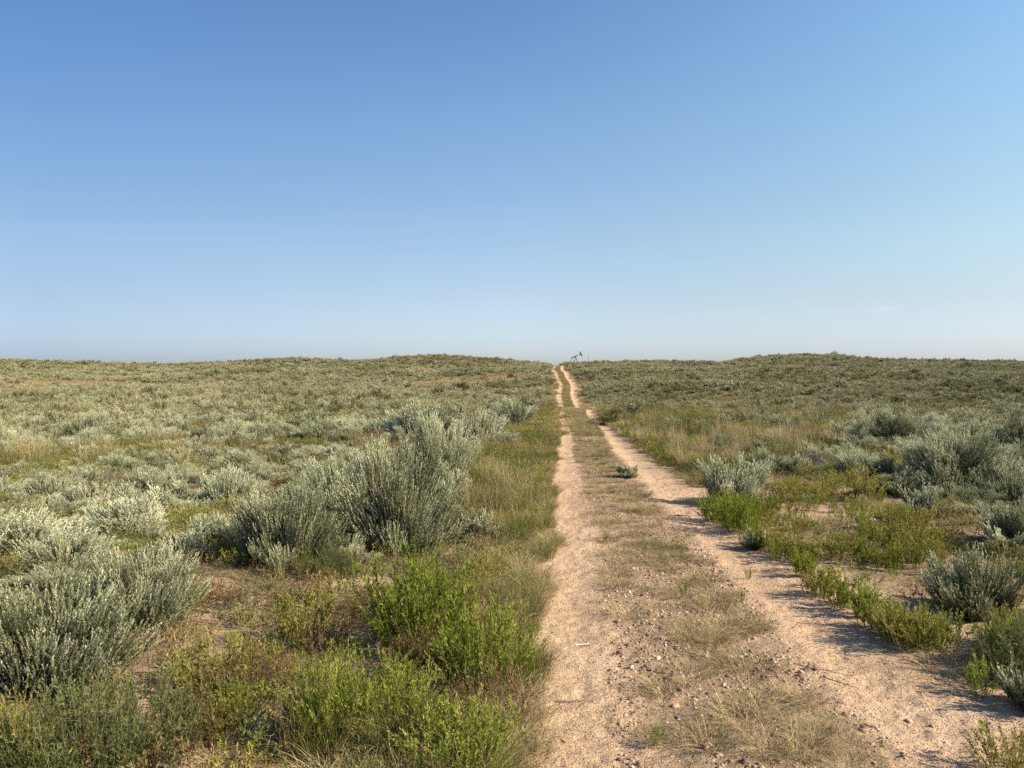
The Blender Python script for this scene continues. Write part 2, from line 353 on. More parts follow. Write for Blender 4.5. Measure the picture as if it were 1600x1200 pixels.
# ------------------------------------------------------------------ plants
def unit(v): return v / (np.linalg.norm(v, axis=-1, keepdims=True) + 1e-9)
def side_of(D, g):
    return unit(np.cross(D, unit(g.normal(size=D.shape))))
def sage_mesh(seed, rx, h, ns, nl, ll=.0175, lw=.0062, sl=(.11, .24), droop=0., tn=.12, nlobes=14, mats=None, stems=True, twiggy=.0):
    """returns (foliage mesh, stem mesh)"""
    g = np.random.default_rng(seed); mats = mats or [M_SAGE]
    # lobes: each a cluster of shoots
    a = g.random(nlobes) * 2 * np.pi; ct = g.random(nlobes) ** .8 * .95 + .05; LH = g.normal(size=nlobes) * .09
    st = np.sqrt(1 - ct ** 2); LD = np.stack([np.cos(a) * st, np.sin(a) * st, ct], 1); LR = g.uniform(.78, 1.08, nlobes)
    a = g.random(ns * 2) * 2 * np.pi; ct = g.uniform(-.12, 1, ns * 2); st = np.sqrt(1 - ct ** 2)
    P = np.stack([np.cos(a) * st, np.sin(a) * st, ct], 1)
    nbd = max(12, ns // 6); P = unit(P[:nbd][g.integers(0, nbd, ns * 2)] + g.normal(size=(ns * 2, 3)) * .055); P[:, 2] = np.maximum(P[:, 2], -.12)
    ang = np.arccos(np.clip(P @ LD.T, -1, 1)); w = np.exp(-(ang / .31) ** 2) * LR
    rr = w.max(1); who = w.argmax(1); keep = g.random(len(P)) < .25 + .9 * rr
    P = P[keep][:ns]; rr = rr[keep][:ns]; who = who[keep][:ns]; n = len(P)
    depth = 1 - .5 * g.random(n) ** 2.2
    rad = (.42 + .58 * rr) * depth
    base = P * rad[:, None] * np.array([rx, rx, h * .92]); base[:, 2] = np.maximum(base[:, 2], .02) + .02 * h
    out = unit(P * np.array([1, 1, .6]))
    lob = LD[who]
    D = unit(out * .40 + lob * .40 + np.array([0, 0, .92 - droop]) + g.normal(size=(n, 3)) * .12)
    SL = g.uniform(*sl, n) * (.75 + .35 * rr)
    base = base - D * SL[:, None] * .6
    base[:, 2] = np.maximum(base[:, 2], .015)
    stint = np.clip(.50 + g.normal(size=n) * tn + LH[who], 0, 1)
    mb = MB()
    s = (np.arange(nl) + .5) / nl
    A = side_of(D, g); B = np.cross(D, A)
    bend = A * (g.normal(size=n) * .12)[:, None]
    th = g.random(n)[:, None] * 6.28 + np.arange(nl)[None] * 2.4 + g.normal(size=(n, nl)) * .2
    radial = A[:, None] * np.cos(th)[..., None] + B[:, None] * np.sin(th)[..., None]
    pos = base[:, None] + D[:, None] * (SL[:, None] * s[None])[..., None] + bend[:, None] * ((s ** 2)[None] * SL[:, None])[..., None]
    open_ = (.42 - .26 * s)[None, :, None]
    LDv = unit(D[:, None] * .8 + radial * open_ + g.normal(size=(n, nl, 3)) * .12)
    pos = pos.reshape(-1, 3); LDv = LDv.reshape(-1, 3)
    Ls = g.uniform(.7, 1.25, n * nl) * ll; Ws = g.uniform(.8, 1.2, n * nl) * lw
    tt = np.clip(np.repeat(stint, nl) + np.tile((s - .45) * .5, n) + g.normal(size=n * nl) * .04, 0, 1)  # paler young tips, with lit-tip and dark-interior contrast also put into the tint
    sd = unit(np.cross(LDv, np.repeat(D, nl, 0) + g.normal(size=LDv.shape) * .15))
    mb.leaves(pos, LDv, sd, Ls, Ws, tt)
    fol = mb.mesh('foliage', mats)
    sm = None
    if stems:
        mb = MB()
        nb = max(10, n // 7); pick = g.choice(n, nb, replace=False); E = base[pick]; lo = LD[who[pick]] * np.array([rx, rx, h]) * .42
        c0 = np.concatenate([g.normal(size=(nb, 2)) * .05 * rx / .4, np.full((nb, 1), -.02)], 1)
        t = np.linspace(0, 1, 6)[None, :, None]
        C = c0[:, None] * (1 - t) ** 2 + 2 * lo[:, None] * t * (1 - t) + E[:, None] * t ** 2
        C = C + g.normal(size=C.shape) * .012 * np.linspace(0, 1, 6)[None, :, None]
        mb.tubes(C, np.linspace(.009, .0022, 6)[None] * (rx / .5) ** .5 * g.uniform(.7, 1.3, (nb, 1)), g.uniform(.1, .8, nb), 0, 3)
        # bare lower twigs
        nb2 = int(n * (.10 + twiggy)); pick = g.choice(n, nb2, replace=True); E = base[pick] * np.array([1, 1, .8])
        Dd = unit(D[pick] + g.normal(size=(nb2, 3)) * .5); LL = g.uniform(.05, .14, nb2)
        C = np.stack([E - Dd * LL[:, None] * .5, E + g.normal(size=E.shape) * .006, E + Dd * LL[:, None] * .5], 1); C[:, :, 2] = np.maximum(C[:, :, 2], .01)
        mb.tubes(C, np.array([[.0024, .0018, .0009]]), g.uniform(.2, 1, nb2), 0, 3)
        sm = mb.mesh('stems', [M_WOOD])
    return fol, sm
def weed_mesh(seed, n, hgt, spread, nl, ll, lw, mat, lean=.35, stemcol=None, branch=0, bare=.1, sw=.0018, rootr=.3):
    """upright leafy stems from one root; returns (foliage, stems)"""
    g = np.random.default_rng(seed)
    a = g.random(n) * 6.283; rr = np.sqrt(g.random(n)) * spread
    B = np.stack([np.cos(a) * rr * rootr, np.sin(a) * rr * rootr, np.zeros(n)], 1)
    H = hgt * g.uniform(.6, 1.08, n) * (1 - .35 * (rr / spread) ** 2)
    T = np.stack([np.cos(a) * rr, np.sin(a) * rr, H], 1) + g.normal(size=(n, 3)) * np.array([.1, .1, .02]) * hgt
    mid = B * .5 + T * .5 + np.concatenate([(B - T)[:, :2] * lean * .3, (H * .12)[:, None]], 1)
    k = 6; t = np.linspace(0, 1, k)[None, :, None]
    C = B[:, None] * (1 - t) ** 2 + 2 * mid[:, None] * t * (1 - t) + T[:, None] * t ** 2
    stn = np.clip(.5 + g.normal(size=n) * .16, 0, 1)
    if branch:
        nb = n * branch; p = np.repeat(np.arange(n), branch); f = g.uniform(.25, .85, nb)
        q_ = f * (k - 1); i0 = np.floor(q_).astype(int); w = (q_ - i0)[:, None]
        O = C[p, i0] * (1 - w) + C[p, i0 + 1] * w
        dd = unit(unit(C[p, -1] - C[p, 0]) * .8 + g.normal(size=(nb, 3)) * .55 + np.array([0, 0, .25])); bl = H[p] * g.uniform(.15, .4, nb)
        Cb = O[:, None] + dd[:, None] * (bl[:, None, None] * np.linspace(0, 1, k)[None, :, None]) + np.array([0, 0, 1.]) * (bl[:, None, None] * (np.linspace(0, 1, k) ** 2)[None, :, None] * .25)
        C = np.concatenate([C, Cb]); stn = np.concatenate([stn, stn[p]]); H = np.concatenate([H, bl])
    n2 = len(C)
    mb = MB(); nl_ = nl
    s = g.uniform(bare, 1, (n2, nl_)); s[:, 0] = 1; q_ = s * (k - 1) * .999; i0 = np.floor(q_).astype(int); w = (q_ - i0)[..., None]
    ar = np.arange(n2)[:, None]
    pos = C[ar, i0] * (1 - w) + C[ar, i0 + 1] * w; ax = unit(C[ar, i0 + 1] - C[ar, i0])
    rad = unit(np.cross(ax, g.normal(size=ax.shape)))
    D = unit(ax * .75 + rad * (.75 - .35 * s[..., None]) + g.normal(size=ax.shape) * .1)
    D = D.reshape(-1, 3); pos = pos.reshape(-1, 3); N_ = len(pos)
    tt = np.clip(np.repeat(stn, nl_) + g.normal(size=N_) * .10 + (s.ravel() - .5) * .25, 0, 1)
    mb.leaves(pos, D, side_of(D, g), g.uniform(.6, 1.2, N_) * ll, g.uniform(.8, 1.2, N_) * lw, tt, 0, .45)
    fol = mb.mesh('foliage', [mat])
    mb = MB(); mb.tubes(C, np.linspace(1, .45, k)[None] * sw * np.ones((n2, 1)), stn, 0, 3)
    return fol, mb.mesh('stems', [stemcol or mat])
def grass_mesh(seed, n, hgt, spread, mat, wd=.0018, curl=.5, heads=0, tl=(.15, .85), base=.25, name='bunchgrass', mat2=None, lie=0.):
    g = np.random.default_rng(seed)
    a = g.random(n) * 6.283; rb = np.sqrt(g.random(n)) * spread * base
    B = np.stack([np.cos(a) * rb, np.sin(a) * rb, np.full(n, -.005)], 1)
    a2 = a + g.normal(size=n) * .7; H = hgt * g.uniform(.45, 1.1, n); out = spread * g.uniform(.05, 1, n)
    k = 6; t = np.linspace(0, 1, k)
    up = H[:, None] * (t[None] - curl * g.uniform(.2, 1, n)[:, None] * t[None] ** 2.2 * .8)
    ho = out[:, None] * (t[None] * .35 + .65 * t[None] ** 2)
    wob = g.normal(size=(n, k, 2)) * .006 * t[None, :, None] * (hgt / .2)
    C = np.stack([B[:, :1] + np.cos(a2)[:, None] * ho + wob[..., 0], B[:, 1:2] + np.sin(a2)[:, None] * ho + wob[..., 1], up], -1)
    C[..., 2] = np.maximum(C[..., 2], .003 + .01 * g.random((n, 1))) - .004 * (t[None] == 0)
    S = unit(np.stack([-np.sin(a2), np.cos(a2), 0 * a2], 1) + g.normal(size=(n, 3)) * .5)
    W = np.array([1, 1, .9, .75, .5, .12])[None] * wd * g.uniform(.7, 1.3, (n, 1))
    mb = MB(); mb.ribbons(C, W, S, g.uniform(*tl, n))
    if heads:
        c = g.choice(n, heads, replace=False); nl = 9; Cc = C[c] * np.array([1, 1, 1.35])
        mb.ribbons(Cc, W[c] * .9, S[c], g.uniform(.6, 1, heads), 1 if mat2 else 0)
        s = np.linspace(.72, 1, nl); q_ = s * (k - 1) * .999; i0 = np.floor(q_).astype(int); w = (q_ - i0)[None, :, None]
        p = Cc[:, i0] * (1 - w) + Cc[:, i0 + 1] * w; ax = unit(Cc[:, i0 + 1] - Cc[:, i0]); D = unit(ax + g.normal(size=ax.shape) * .25).reshape(-1, 3)
        mb.leaves(p.reshape(-1, 3), D, side_of(D, g), .018 * hgt / .5, .0035, g.uniform(.6, 1, len(D)), 1 if mat2 else 0)
    return mb.mesh(name, [mat] + ([mat2] if mat2 else []))

# instanced ground cover (one object per kind)
def gn_scatter(name, srcs, P, rot, scl, idx, label=None):
    col = bpy.data.collections.new(name + '_shapes')
    for k, me in enumerate(srcs):
        o = bpy.data.objects.new('shape_%02d' % k, me); col.objects.link(o)
    me = bpy.data.meshes.new(name); n = len(P); me.vertices.add(n); me.vertices.foreach_set('co', np.asarray(P, np.float32).ravel())
    a = me.attributes.new('rot', 'FLOAT_VECTOR', 'POINT'); a.data.foreach_set('vector', np.asarray(rot, np.float32).ravel())
    a = me.attributes.new('scl', 'FLOAT_VECTOR', 'POINT'); a.data.foreach_set('vector', np.asarray(scl, np.float32).ravel())
    a = me.attributes.new('idx', 'INT', 'POINT'); a.data.foreach_set('value', np.asarray(idx, np.int32))
    me.update()
    t = bpy.data.node_groups.new(name, 'GeometryNodeTree')
    t.interface.new_socket('Geometry', in_out='INPUT', socket_type='NodeSocketGeometry'); t.interface.new_socket('Geometry', in_out='OUTPUT', socket_type='NodeSocketGeometry')
    N = t.nodes.new; L = t.links.new
    gi = N('NodeGroupInput'); go = N('NodeGroupOutput'); ip = N('GeometryNodeInstanceOnPoints'); ci = N('GeometryNodeCollectionInfo')
    ci.inputs['Collection'].default_value = col; ci.inputs['Separate Children'].default_value = True; ci.inputs['Reset Children'].default_value = True
    ip.inputs['Pick Instance'].default_value = True
    def na(nm, ty):
        a = N('GeometryNodeInputNamedAttribute'); a.data_type = ty; a.inputs['Name'].default_value = nm
        return [o for o in a.outputs if o.name == 'Attribute' and o.enabled][0]
    L(gi.outputs[0], ip.inputs['Points']); L(ci.outputs[0], ip.inputs['Instance'])
    L(na('idx', 'INT'), ip.inputs['Instance Index']); L(na('rot', 'FLOAT_VECTOR'), ip.inputs['Rotation']); L(na('scl', 'FLOAT_VECTOR'), ip.inputs['Scale'])
    L(ip.outputs[0], go.inputs[0])
    o = bpy.data.objects.new(name, me); COL.objects.link(o); md = o.modifiers.new('scatter', 'NODES'); md.node_group = t
    return tag(o, label, kind='stuff')

# ---- prototypes (data only)
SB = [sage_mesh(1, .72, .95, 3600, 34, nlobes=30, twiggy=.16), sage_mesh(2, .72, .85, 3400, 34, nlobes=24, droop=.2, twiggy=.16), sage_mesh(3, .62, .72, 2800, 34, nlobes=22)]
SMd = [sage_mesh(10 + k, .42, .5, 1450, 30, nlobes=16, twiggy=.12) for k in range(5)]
SS = [sage_mesh(20 + k, .25, .32, 500, 26, sl=(.08, .16), nlobes=9) for k in range(3)]
SF = [sage_mesh(30 + k, .5, .55, 700, 6, ll=.046, lw=.013, tn=.06, sl=(.12, .26), nlobes=12, mats=[M_SAGEF], stems=False)[0] for k in range(6)]
SFF = [sage_mesh(40 + k, .6, .6, 420, 3, ll=.095, lw=.030, tn=.06, sl=(.14, .28), nlobes=9, mats=[M_SAGEF], stems=False)[0] for k in range(5)]
DK = [sage_mesh(50 + k, .42, .5, 900, 12, ll=.02, lw=.0045, nlobes=10, mats=[M_DARK]) for k in range(2)]
DKF = [sage_mesh(55 + k, .5, .45, 380, 5, ll=.045, lw=.012, nlobes=9, mats=[M_DARK], stems=False)[0] for k in range(2)]
DKFF = [sage_mesh(58 + k, .6, .5, 150, 3, ll=.11, lw=.035, nlobes=9, mats=[M_DARK], stems=False)[0] for k in range(2)]
RU = [weed_mesh(60 + k, 70, .30, .30, 9, .018, .0035, mm, branch=3, stemcol=mm, rootr=.6) for k, mm in enumerate([M_RUST, M_DEAD])]
GW = [weed_mesh(70 + k, 120, .36, .29, 30, .024, .0045, M_GREEN, branch=1, rootr=.6) for k in range(3)]         # big bright clump
GS = [weed_mesh(80 + k, 16, .24, .11, 26, .020, .005, M_GREEN, branch=1, rootr=.5) for k in range(4)]          # small bright weed
YW = [weed_mesh(90 + k, 50, .26, .24, 20, .020, .005, M_YELL, branch=2, rootr=.6) for k in range(2)]
DW = [weed_mesh(95 + k, 240, .32, .42, 16, .016, .0036, M_DUSK, branch=3, rootr=.8) for k in range(2)]
LOWM = [weed_mesh(100 + k, 20, .13, .13, 9, .016, .005, m, branch=2, bare=.0, sw=.0011, rootr=.7)[0] for k, m in enumerate([M_DUSK, M_GREEN, M_RUST, M_YELL])]
GT = [grass_mesh(110 + k, 260, .10, .20, M_GRASS, .0023, .75, tl=(.1, .85), base=.75) for k in range(4)]      # short curly tuft
GM = [grass_mesh(120 + k, 240, .22, .24, M_GRASS, .0024, .65, heads=10, tl=(.1, .9), base=.5) for k in range(4)]
GG = [grass_mesh(130 + k, 220, .34, .17, M_GGRASS, .0022, .35, heads=8, tl=(.1, .8), base=.6) for k in range(3)]
TG = [grass_mesh(140 + k, 170, .50, .24, M_GGRASS, .0026, .3, heads=36, tl=(.1, .95), base=.6, name='tall_grass', mat2=M_STRAW) for k in range(3)]
TS = [grass_mesh(150 + k, 170, .50, .27, M_GRASS, .0030, .35, heads=46, tl=(.5, 1), base=.6, name='tall_grass', mat2=M_STRAW) for k in range(2)]
GF = [grass_mesh(160 + k, 90, .30, .28, m, .010, .4, tl=(.2, .9), base=.8) for k, m in enumerate([M_GRASS, M_STRAW, M_GGRASS])]
print('prototypes done')

rng = np.random.default_rng(5)
PLACED = {}        # kind -> list of (x, y, r) keep-out
def put2(proto, name, x, y, s, label, cat, group=None, rz=None, sz=None, z=None, tilt=0.):
    """a plant of foliage and stems"""
    o = empty(name, (x, y, height(x, y) if z is None else z), rng.random() * 6.28 if rz is None else rz)
    o.scale = (s, s, s if sz is None else sz)
    if tilt: o.rotation_euler.x = tilt
    f = link('foliage', proto[0], o)
    if proto[1]: link('stems', proto[1], o)
    return tag(o, label, cat, group)
def put1(me, name, x, y, s, label, cat, group=None, rz=None, sz=None):
    o = link(name, me); o.location = (x, y, height(x, y)); o.rotation_euler.z = rng.random() * 6.28 if rz is None else rz
    o.scale = (s, s, s if sz is None else sz)
    return tag(o, label, cat, group)

# ---- the shrubs one can point at: (centre px, base px, width px, height px, prototype, natural radius, natural height, label)
HERO = [
 (70, 1118, 345, 215, 2, 'big pale silvery sagebrush in the near left corner of the field'),
 (218, 1000, 210, 150, 2, 'upright silvery sagebrush right behind the big pale one in the near corner'),
 (105, 905, 130, 75, 4, 'small sagebrush between the near corner bush and the wide bush behind it'),
 (448, 893, 182, 146, 2, 'rounded grey-green sagebrush leaning against the tallest bush, dark shade on its field side'),
 (618, 872, 205, 196, 0, 'tallest silver-green sagebrush with drooping lower branches and exposed twigs'),
 (535, 812, 110, 105, 4, 'silvery sagebrush squeezed in behind the tallest bush on its field side'),
 (740, 852, 80, 55, 8, 'low grey sagebrush at the foot of the tallest bush, towards the track'),
 (690, 762, 140, 122, 1, 'dark bushy sagebrush with purple-brown base, next bush up the track from the tallest one'),
 (748, 700, 105, 60, 5, 'sagebrush behind the dark bushy one, before the bushes reach the green grass'),
 (650, 690, 130, 65, 6, 'grey sagebrush on the field side of the row that follows the track'),
 (800, 672, 90, 50, 3, 'farthest large sagebrush of the row beside the green roadside grass'),
 (40, 872, 190, 70, 4, 'wide low sagebrush at the field edge with brown stems showing'),
 (205, 850, 190, 70, 6, 'long low sagebrush with flat pale top, ahead of the thin green stalks'),
 (350, 800, 120, 70, 5, 'dark-sided sagebrush just behind the rounded bush that leans on the tallest'),
 (1145, 792, 104, 82, 4, 'upright silver sagebrush beside the right wheel track with green weeds at its foot'),
 (1495, 782, 172, 118, 0, 'large rounded grey sagebrush behind the open sandy patch, brown stems inside'),
 (1532, 975, 175, 118, 5, 'silvery sagebrush casting a deep shadow near the right-hand edge of the sand'),
 (1605, 870, 120, 100, 4, 'dark sagebrush in shade behind the silvery one at the edge of the picture'),
 (1578, 798, 125, 82, 6, 'sagebrush leaning against the large rounded bush, on its far-right side'),
 (1402, 698, 100, 62, 1, 'dark purple-brown sagebrush standing behind the yellow-green weeds'),
 (1320, 698, 52, 42, 8, 'small bright silver sagebrush in front of the dark purple-brown one'),
 (1600, 712, 80, 66, 5, 'dark sagebrush beyond the large rounded bush'),
 (1622, 1128, 120, 95, 9, 'grey sagebrush sprigs at the shaded lower right corner'),
 (1178, 862, 50, 36, 9, 'thin pale grey sagebrush seedling among green weeds at the wheel track'),
 (982, 748, 42, 24, 8, 'little silver sagebrush growing on the grassy strip between the wheel tracks'),
]
HP = SB + SMd[:4] + SS
def true_size(me):
    v = np.empty(len(me.vertices) * 3, np.float32); me.vertices.foreach_get('co', v); v = v.reshape(-1, 3)
    return float(np.percentile(np.hypot(v[:, 0], v[:, 1]), 96)), float(np.percentile(v[:, 2], 98))
HR = [true_size(a[0]) for a in HP]
keep = []
for (px, py, w, h, k, lab) in HERO:
    x, y, z = ground_at(px, py)
    wm = w / FPX * y; hm = h / FPX * y; rx, hh = HR[k]
    y2 = y + wm * .38; x2 = x * y2 / y
    o = put2(HP[k], 'sagebrush', x2, y2, wm / 2 / rx, lab, 'sagebrush')
    top = CAM_Z + (575 - (py - h)) / FPX * y2 - float(height(x2, y2)); o.scale.z = max(min(top / hh * .80, o.scale.x * 1.4), o.scale.x * .45)
    keep.append((x2, y2, wm * .5))
# bright and yellow weeds one can point at
WEEDS = [
 (652, 1030, 170, 160, GW[0], .27, .36, 'tall bright green weed clump with dry grass stalks rising behind it'),
 (762, 1098, 150, 140, GW[1], .27, .36, 'dense bright green weed clump close to the left wheel track'),
 (520, 1185, 130, 150, GW[2], .27, .36, 'bright green weed clump with arching straw blades in front'),
 (612, 1150, 130, 115, GW[0], .27, .36, 'green weed clump between the straw-bladed clump and the one by the track'),
 (720, 1235, 170, 120, GW[1], .27, .36, 'bright green weeds cut off by the near edge, beside the left wheel track'),
 (468, 1018, 100, 90, YW[0], .22, .26, 'yellow-green weed on open litter left of the tall bright clump'),
 (355, 1100, 150, 100, YW[1], .22, .26, 'sparse yellow-tipped weed at the edge of the sandy gap'),
 (160, 1235, 280, 150, DW[0], .40, .34, 'fine dusky blue-green weed below the big pale sagebrush'),
 (20, 1235, 110, 130, YW[1], .22, .26, 'yellowish weed with long blades in the near corner'),
 (510, 905, 90, 45, DW[1], .40, .34, 'low green weed on sand in front of the rounded and tallest sagebrush'),
 (1130, 818, 80, 48, GW[0], .27, .36, 'bright green weed mat at the foot of the upright silver sagebrush'),
 (1152, 836, 70, 62, GW[1], .27, .36, 'bright green weed just below the silver sagebrush by the track'),
 (960, 665, 60, 42, DK[0], .42, .5, 'dark green bush where the right wheel track bends out of sight'),
 (1062, 692, 60, 50, DK[1], .42, .5, 'very dark green bush in the tall grass right of the track'),
 (1345, 785, 70, 62, YW[0], .22, .26, 'yellow-green weed clump on sand before the large rounded sagebrush'),
 (1430, 745, 110, 60, YW[1], .22, .26, 'yellow-green weeds between the dark and the large rounded sagebrush'),
 (1600, 1075, 130, 95, DW[0], .40, .34, 'shaded olive weed below the silvery sagebrush at the right edge'),
 (1585, 1240, 120, 90, YW[0], .22, .26, 'sunlit yellow-green weed in the near right corner'),
]
for (px, py, w, h, pr, rx, hh, lab) in WEEDS:
    x, y, z = ground_at(px, min(py, 1235)); wm = w / FPX * y; hm = h / FPX * y; y2 = y + wm * .3; x2 = x * y2 / y
    dark = pr in DK; rx, hh = true_size(pr[0])
    o = put2(pr, 'dark_shrub' if dark else 'leafy_weed', x2, y2, wm / 2 / (rx * .85), lab, 'shrub' if dark else 'weed')
    top = CAM_Z + (575 - (py - h)) / FPX * y2 - float(height(x2, y2)); o.scale.z = min(max(top / hh, .45), 1.9); keep.append((x2, y2, wm * .4))
keepA = np.array(keep)
def clear(x, y, f=1.0):
    return (np.hypot(x[:, None] - keepA[None, :, 0], y[:, None] - keepA[None, :, 1]) > keepA[None, :, 2] * f).all(1)

def jitter_grid(x0, x1, y0, y1, s, g):
    X, Y = np.meshgrid(np.arange(x0, x1, s), np.arange(y0, y1, s)); X = X + g.random(X.shape) * s; Y = Y + g.random(Y.shape) * s
    return X.ravel(), Y.ravel()
def in_view(x, y, m=60):
    px = 800 + FPX * x / np.maximum(y, .3); return (px > -m - 250 / np.maximum(y, 1) * 3) & (px < 1600 + m + 250 / np.maximum(y, 1) * 3)

# ---- the sagebrush field
cand = []
for (r0, r1, s) in ((3.0, 30, .60), (30, 75, .74), (75, 150, 1.02), (150, 262, 1.45)):
    x, y = jitter_grid(-190 if r1 > 100 else -r1, 190 if r1 > 100 else r1, 2.0, r1 + 1, s, rng)
    r = np.hypot(x, y); m = (r >= r0) & (r < r1) & in_view(x, y, 160); cand.append(np.stack([x[m], y[m], np.full(m.sum(), s)], 1))
cand = np.concatenate(cand); x, y, s = cand.T; z = height(x, y); r = np.hypot(x, y)
px, py, dep = project(x, y, z); u = x - cx(y)
m = (np.abs(u) > 1.75 + .5 * rng.random(len(u))) & ~inpoly(px, py, OPEN_L) & ~inpoly(px, py, OPEN_R) & clear(x, y, .85)
tl = (inpoly(px, py, TALL_L) | inpoly(px, py, TALL_R)) & (y < 58); m &= ~(tl & (rng.random(len(u)) < .85))
gap = fbm(x, y, .22, 3, 50.); m &= ~((gap < .34) & (r < 90) & (rng.random(len(u)) < .6))
# straw swales and the tan flat before the far hills
flat = np.exp(-((r - 114) / 11) ** 4) * (u < -5) * sstep(.30, .46, fbm(x, y, .05, 3, 77.) + .05)
hill = (r > 168) & (u < 0)
flat2 = np.exp(-((y - 62) / 5) ** 2) * (np.abs(u) < 9) * .9 + np.exp(-((r - 80) / 9) ** 2) * (u < -6) * sstep(.5, .62, fbm(x, y, .06, 3, 33.))
m &= rng.random(len(u)) > np.clip(flat * 1.1 + flat2, 0, .95)
x, y, s, z, r, px, u, py = [v[m] for v in (x, y, s, z, r, px, u, py)]
nk = fbm(x, y, .12, 3, 90.) + (rng.random(len(x)) - .5) * .35
kind = np.zeros(len(x), int); kind[nk > .74] = 1; kind[nk < .27] = 2      # 0 sage, 1 dark shrub, 2 grass
kind[(rng.random(len(x)) < .04) & (r < 110)] = 3                              # rust weed
kind[(r > 165) & (u < 0) & (rng.random(len(x)) < .38)] = 1
order = np.argsort(r); n_ind = {0: 0, 1: 0, 2: 0, 3: 0}
MAXI = {0: 300 - len(HERO), 1: 60, 2: 40, 3: 40}
far = []
NICK = {0: 'the big near-corner bush', 3: 'the rounded bush below the tallest one', 4: 'the tallest bush', 7: 'the dark bushy one by the track', 10: 'the last big roadside bush', 11: 'the wide low bush at the field edge', 12: 'the long low flat-topped bush',
        15: 'the large rounded bush past the sand', 16: 'the silvery bush shading the sand', 19: 'the dark purple-brown bush', 14: 'the upright silver bush beside the track', 21: 'the dark bush beyond the rounded one'}
def where_words(X_, Y_, U_):
    b = min(NICK, key=lambda q_: math.hypot(keep[q_][0] - X_, keep[q_][1] - Y_)); dx, dy = X_ - keep[b][0], Y_ - keep[b][1]; d = math.hypot(dx, dy)
    rel = ('behind' if dy > 0 else 'in front of') if abs(dy) > abs(dx) else ('right of' if dx > 0 else 'left of')
    if d < 9: return ('close ' if d < 2.2 else ('' if d < 4.5 else 'some metres ')) + rel + ' ' + NICK[b]
    side = ('left field' if U_ < 0 else 'right field'); p_ = 800 + FPX * X_ / Y_
    lat = 'near the track' if abs(U_) < 4 else ('towards the picture edge' if p_ < 330 or p_ > 1350 else 'halfway to the edge')
    return 'in the %s, %s, %s' % (side, 'in the middle distance' if Y_ < 17 else 'farther out', lat)
for i in order:
    if (kind[i] >= 2 and y[i] < 6.5) or y[i] < 3.7: continue
    k = kind[i]; size = rng.uniform(.72, 1.25) * (1.0 if u[i] < 0 else 1.08)
    if r[i] < 30 and n_ind[k] < MAXI[k] and -80 < px[i] < 1680 and y[i] > 2.6:
        n_ind[k] += 1; ww = where_words(x[i], y[i], u[i]); tall = 'low' if size < .85 else ('mid-sized' if size < 1.08 else 'wide')
        if k == 0:
            v = rng.integers(0, 9); lowf = (.60 if u[i] < 0 else .72) * (.72 if y[i] < 10 else 1)
            if v < 6: o = put2(SMd[v % 5], 'sagebrush', x[i], y[i], size, None, 'sagebrush', sz=size * lowf * rng.uniform(.75, 1.15)); sh = 'rounded silver-grey'
            elif v < 8: o = put2(SS[v % 3], 'sagebrush', x[i], y[i], size * 1.2, None, 'sagebrush'); sh = 'small silver-grey'
            else: o = put2(SB[rng.integers(0, 3)], 'sagebrush', x[i], y[i], size * .66, None, 'sagebrush', sz=size * lowf * .62); sh = 'broad silver-grey'
            lb = '%s %s sagebrush %s' % (tall, sh.split()[-1], ww); tag(o, lb, None, lb)
        elif k == 1:
            o = put2(DK[rng.integers(0, 2)], 'dark_shrub', x[i], y[i], size * .9, '%s dark green shrub %s' % (tall, ww), 'shrub', '%s dark green shrubs %s' % (tall, ww), sz=size * .7)
        elif k == 2:
            o = put1(TG[rng.integers(0, 3)] if rng.random() < .5 else GG[rng.integers(0, 3)], 'grass_clump', x[i], y[i], size * 1.1, '%s tufted green grass %s' % (tall, ww), 'grass', '%s tufted grass %s' % (tall, ww))
        else:
            o = put2(RU[rng.integers(0, 2)], 'rust_weed', x[i], y[i], size * 1.2, '%s brown twiggy weed %s' % (tall, ww), 'weed', '%s brown weeds %s' % (tall, ww))
    else:
        far.append(i)
far = np.array(far)
def scatter_sel(name, sel, srcs, lo, hi, zsq=(.7, 1.1), tilt=.12, sink=.0, label=None):
    n = len(sel[0])
    if not n: return
    X_, Y_ = sel; S_ = rng.uniform(lo, hi, n)
    P = np.stack([X_, Y_, height(X_, Y_) - sink], 1)
    rot = np.stack([rng.normal(size=n) * tilt, rng.normal(size=n) * tilt, rng.random(n) * 6.28], 1)
    scl = np.stack([S_, S_, S_ * rng.uniform(*zsq, n)], 1)
    return gn_scatter(name, srcs, P, rot, scl, rng.integers(0, len(srcs), n), label)
fx, fy, fr, fk = x[far], y[far], r[far], kind[far]
foll = [a[0] for a in SMd]
mid = fr < 60; farr = ~mid
def sel(c): return fx[c], fy[c]
